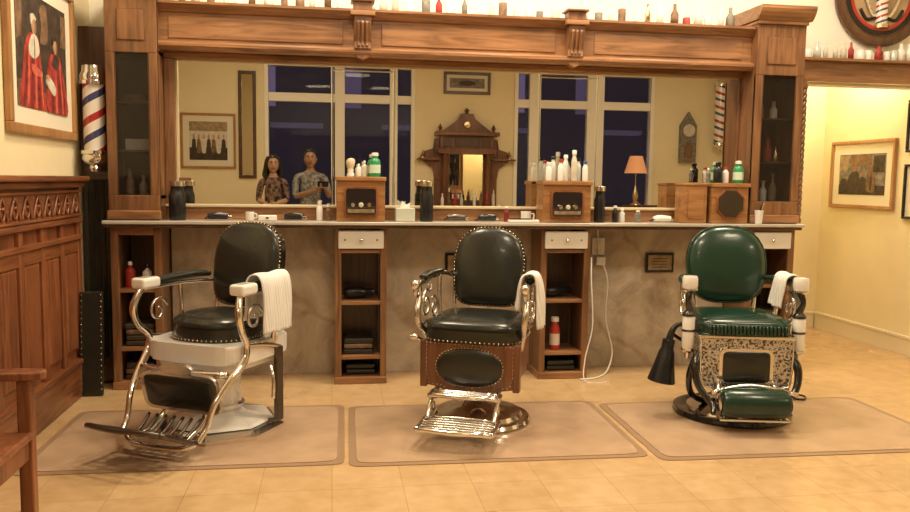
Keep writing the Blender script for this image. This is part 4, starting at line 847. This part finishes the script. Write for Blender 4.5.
    for s in(-1,1):
        ball(g,'eye_%d'%s,(s*.030,.079,.009),(.0135,.010,.008),WHITE,M=T,seg=14); ball(g,'iris_%d'%s,(s*.030,.0875,.009),(.0065,.003,.0065),BLACK,M=T,seg=10)
        tube(g,'lid_%d'%s,[(s*.015,.084,.012),(s*.030,.090,.0185),(s*.046,.080,.012)],.003,skin,n=4,seg=6,M=T)
        tube(g,'brow_%d'%s,[(s*.012,.094,.028),(s*.030,.094,.034),(s*.050,.082,.027)],[.004,.0035,.002],hairm,n=4,seg=6,M=T)
        ball(g,'ear_%d'%s,(s*.078,-.002,-.002),(.009,.018,.030),skin,M=T,seg=14)
        ball(g,'nostril_%d'%s,(s*.011,.100,-.034),(.008,.009,.006),skin,M=T,seg=10)
    tube(g,'upper_lip',[(-.024,.087,-.054),(-.008,.097,-.051),(.008,.097,-.051),(.024,.087,-.054)],[.002,.004,.002],lip,n=4,seg=8,M=T)
    tube(g,'lower_lip',[(-.020,.088,-.058),(0,.098,-.061),(.020,.088,-.058)],[.002,.005,.002],lip,n=4,seg=8,M=T)
    bm=bmesh.new(); bmesh.ops.create_uvsphere(bm,u_segments=48,v_segments=36,radius=1)
    for q_ in bm.verts:
        x,y,z=q_.co
        ang=math.atan2(abs(x),y)
        lim=.62 if ang<.7 else (.62-(ang-.7)*1.0 if ang<1.4 else (-.15-(.25 if hair_long else .3)*min(1,(ang-1.4)*2)))
        th_=1.12 if z>lim else .90
        th_+=.015*math.sin(x*23+z*17)*math.sin(y*19)
        q_.co=(x*.078*th_,y*.097*th_-.004,z*.120*(1.07 if z>lim else .95))
        if z<-.5: q_.co*=.8
    fin('hair',bm,hairm,g,True,T)
    if hair_long:
        for s in(-1,1):
            for j in range(3): tube(g,'hair_lock_%d_%d'%(s,j),[(s*(.045+.01*j),.045-.03*j,.095),(s*.080,.035-.03*j,.045),(s*(.093),.015-.03*j,-.05),(s*(.090+.01*j),.005-.03*j,-.14),(s*.085,.02-.03*j,-.20)],[.014,.02,.024,.022,.008],hairm,n=5,seg=10,M=T)
        tube(g,'hair_back',[(0,-.07,.04),(0,-.085,-.08),(0,-.08,-.20)],[.06,.08,.05],hairm,n=5,seg=14,M=T,flat_=(1.1,.5))
    return g
SK1=flat('skin_tan',(.36,.20,.125),.5); SK2=flat('skin_warm',(.46,.28,.18),.5); HAIR=flat('hair_dark',(.012,.009,.008),.4)
SH1=flat('shirt_check',(.22,.215,.205),.9,var=.5,vs=30,sharp=True); SH2=flat('dress_pattern',(.14,.085,.06),.8,var=.85,vs=20,sharp=True); PT=flat('jeans',(.03,.04,.08),.8)
man=person('man',(-.28,-.46,0),.95,0,SK1,HAIR,SH1,PT,{'r':((.265,.09,1.13),(.21,.34,1.24)),'l':((-.21,.10,1.12),(.02,.29,1.20))},False,1.08,1.15)
wom=person('woman',(-.77,-.44,0),.90,0,SK2,HAIR,SH2,PT,{'r':((.205,.02,1.13),(.05,.20,1.08)),'l':((-.215,.02,1.13),(-.06,.22,1.06))},True,.95,1.15,turn=-.15)
box(man,'smartphone',(.10,.24),(.435,.443),(1.205,1.275),BLACK,.003)
# ------------------------------------------------------------------ lights
def ceil_lamp(x,y,W,size=.55,col=(1,.835,.60)):
    q=grp('ceiling_light',(x,y,CH)); box(q,'housing',(-size/2-.03,size/2+.03),(-size/2-.03,size/2+.03),(-.06,-.001),TRIM,.01)
    l=D.lights.new('lamp','AREA'); l.shape='SQUARE'; l.size=size; l.energy=W; l.color=col
    o=D.objects.new('lamp',l); COL.objects.link(o); o.location=(0,0,-.07); o.parent=q
ceil_lamp(-.3,4.35,47); ceil_lamp(1.2,4.35,47); ceil_lamp(2.7,4.35,47); ceil_lamp(.5,2.1,36); ceil_lamp(2.9,2.1,36); ceil_lamp(-1,-.2,20); ceil_lamp(5.0,.2,24)
q=grp('alcove_lamp',(4.1,6.05,2.62)); ball(q,'bulb',(0,0,0),.05,BULB); tube(q,'stem',[(0,0,.04),(0,0,.878)],.01,BRASS,n=1); lathe(q,'canopy',[(0,0),(.02,0),(.1,.03),(0,.031)],(0,0,.845),BRASS,20)
l=D.lights.new('alcove_point','POINT'); l.energy=34; l.color=(1,.82,.54); l.shadow_soft_size=.06; o=D.objects.new('alcove_point',l); COL.objects.link(o); o.parent=q; o.location=(0,0,-.13)
w=D.worlds.new('night'); SC.world=w; w.use_nodes=True; w.node_tree.nodes['Background'].inputs[0].default_value=(.045,.035,.065,1); w.node_tree.nodes['Background'].inputs[1].default_value=.6
SC.view_settings.view_transform='Standard'; SC.view_settings.exposure=0
# ------------------------------------------------------------------ camera
psi=math.radians(8.8);th=math.radians(5.35);rho=math.radians(0.76)
s,c=math.sin,math.cos
F=Vector((s(psi)*c(th),c(psi)*c(th),-s(th))); Rv=Vector((c(psi),-s(psi),0)); U=Vector((s(psi)*s(th),c(psi)*s(th),c(th)))
R2=c(rho)*Rv+s(rho)*U; U2=-s(rho)*Rv+c(rho)*U
cam=D.cameras.new('camera'); co=D.objects.new('camera',cam); COL.objects.link(co)
M=Matrix.Identity(4)
for i in range(3): M[i][0]=R2[i]; M[i][1]=U2[i]; M[i][2]=-F[i]
M[2][3]=1.3
co.matrix_world=M; cam.sensor_width=36; cam.lens=800/910*36; cam.clip_start=.02
SC.camera=co
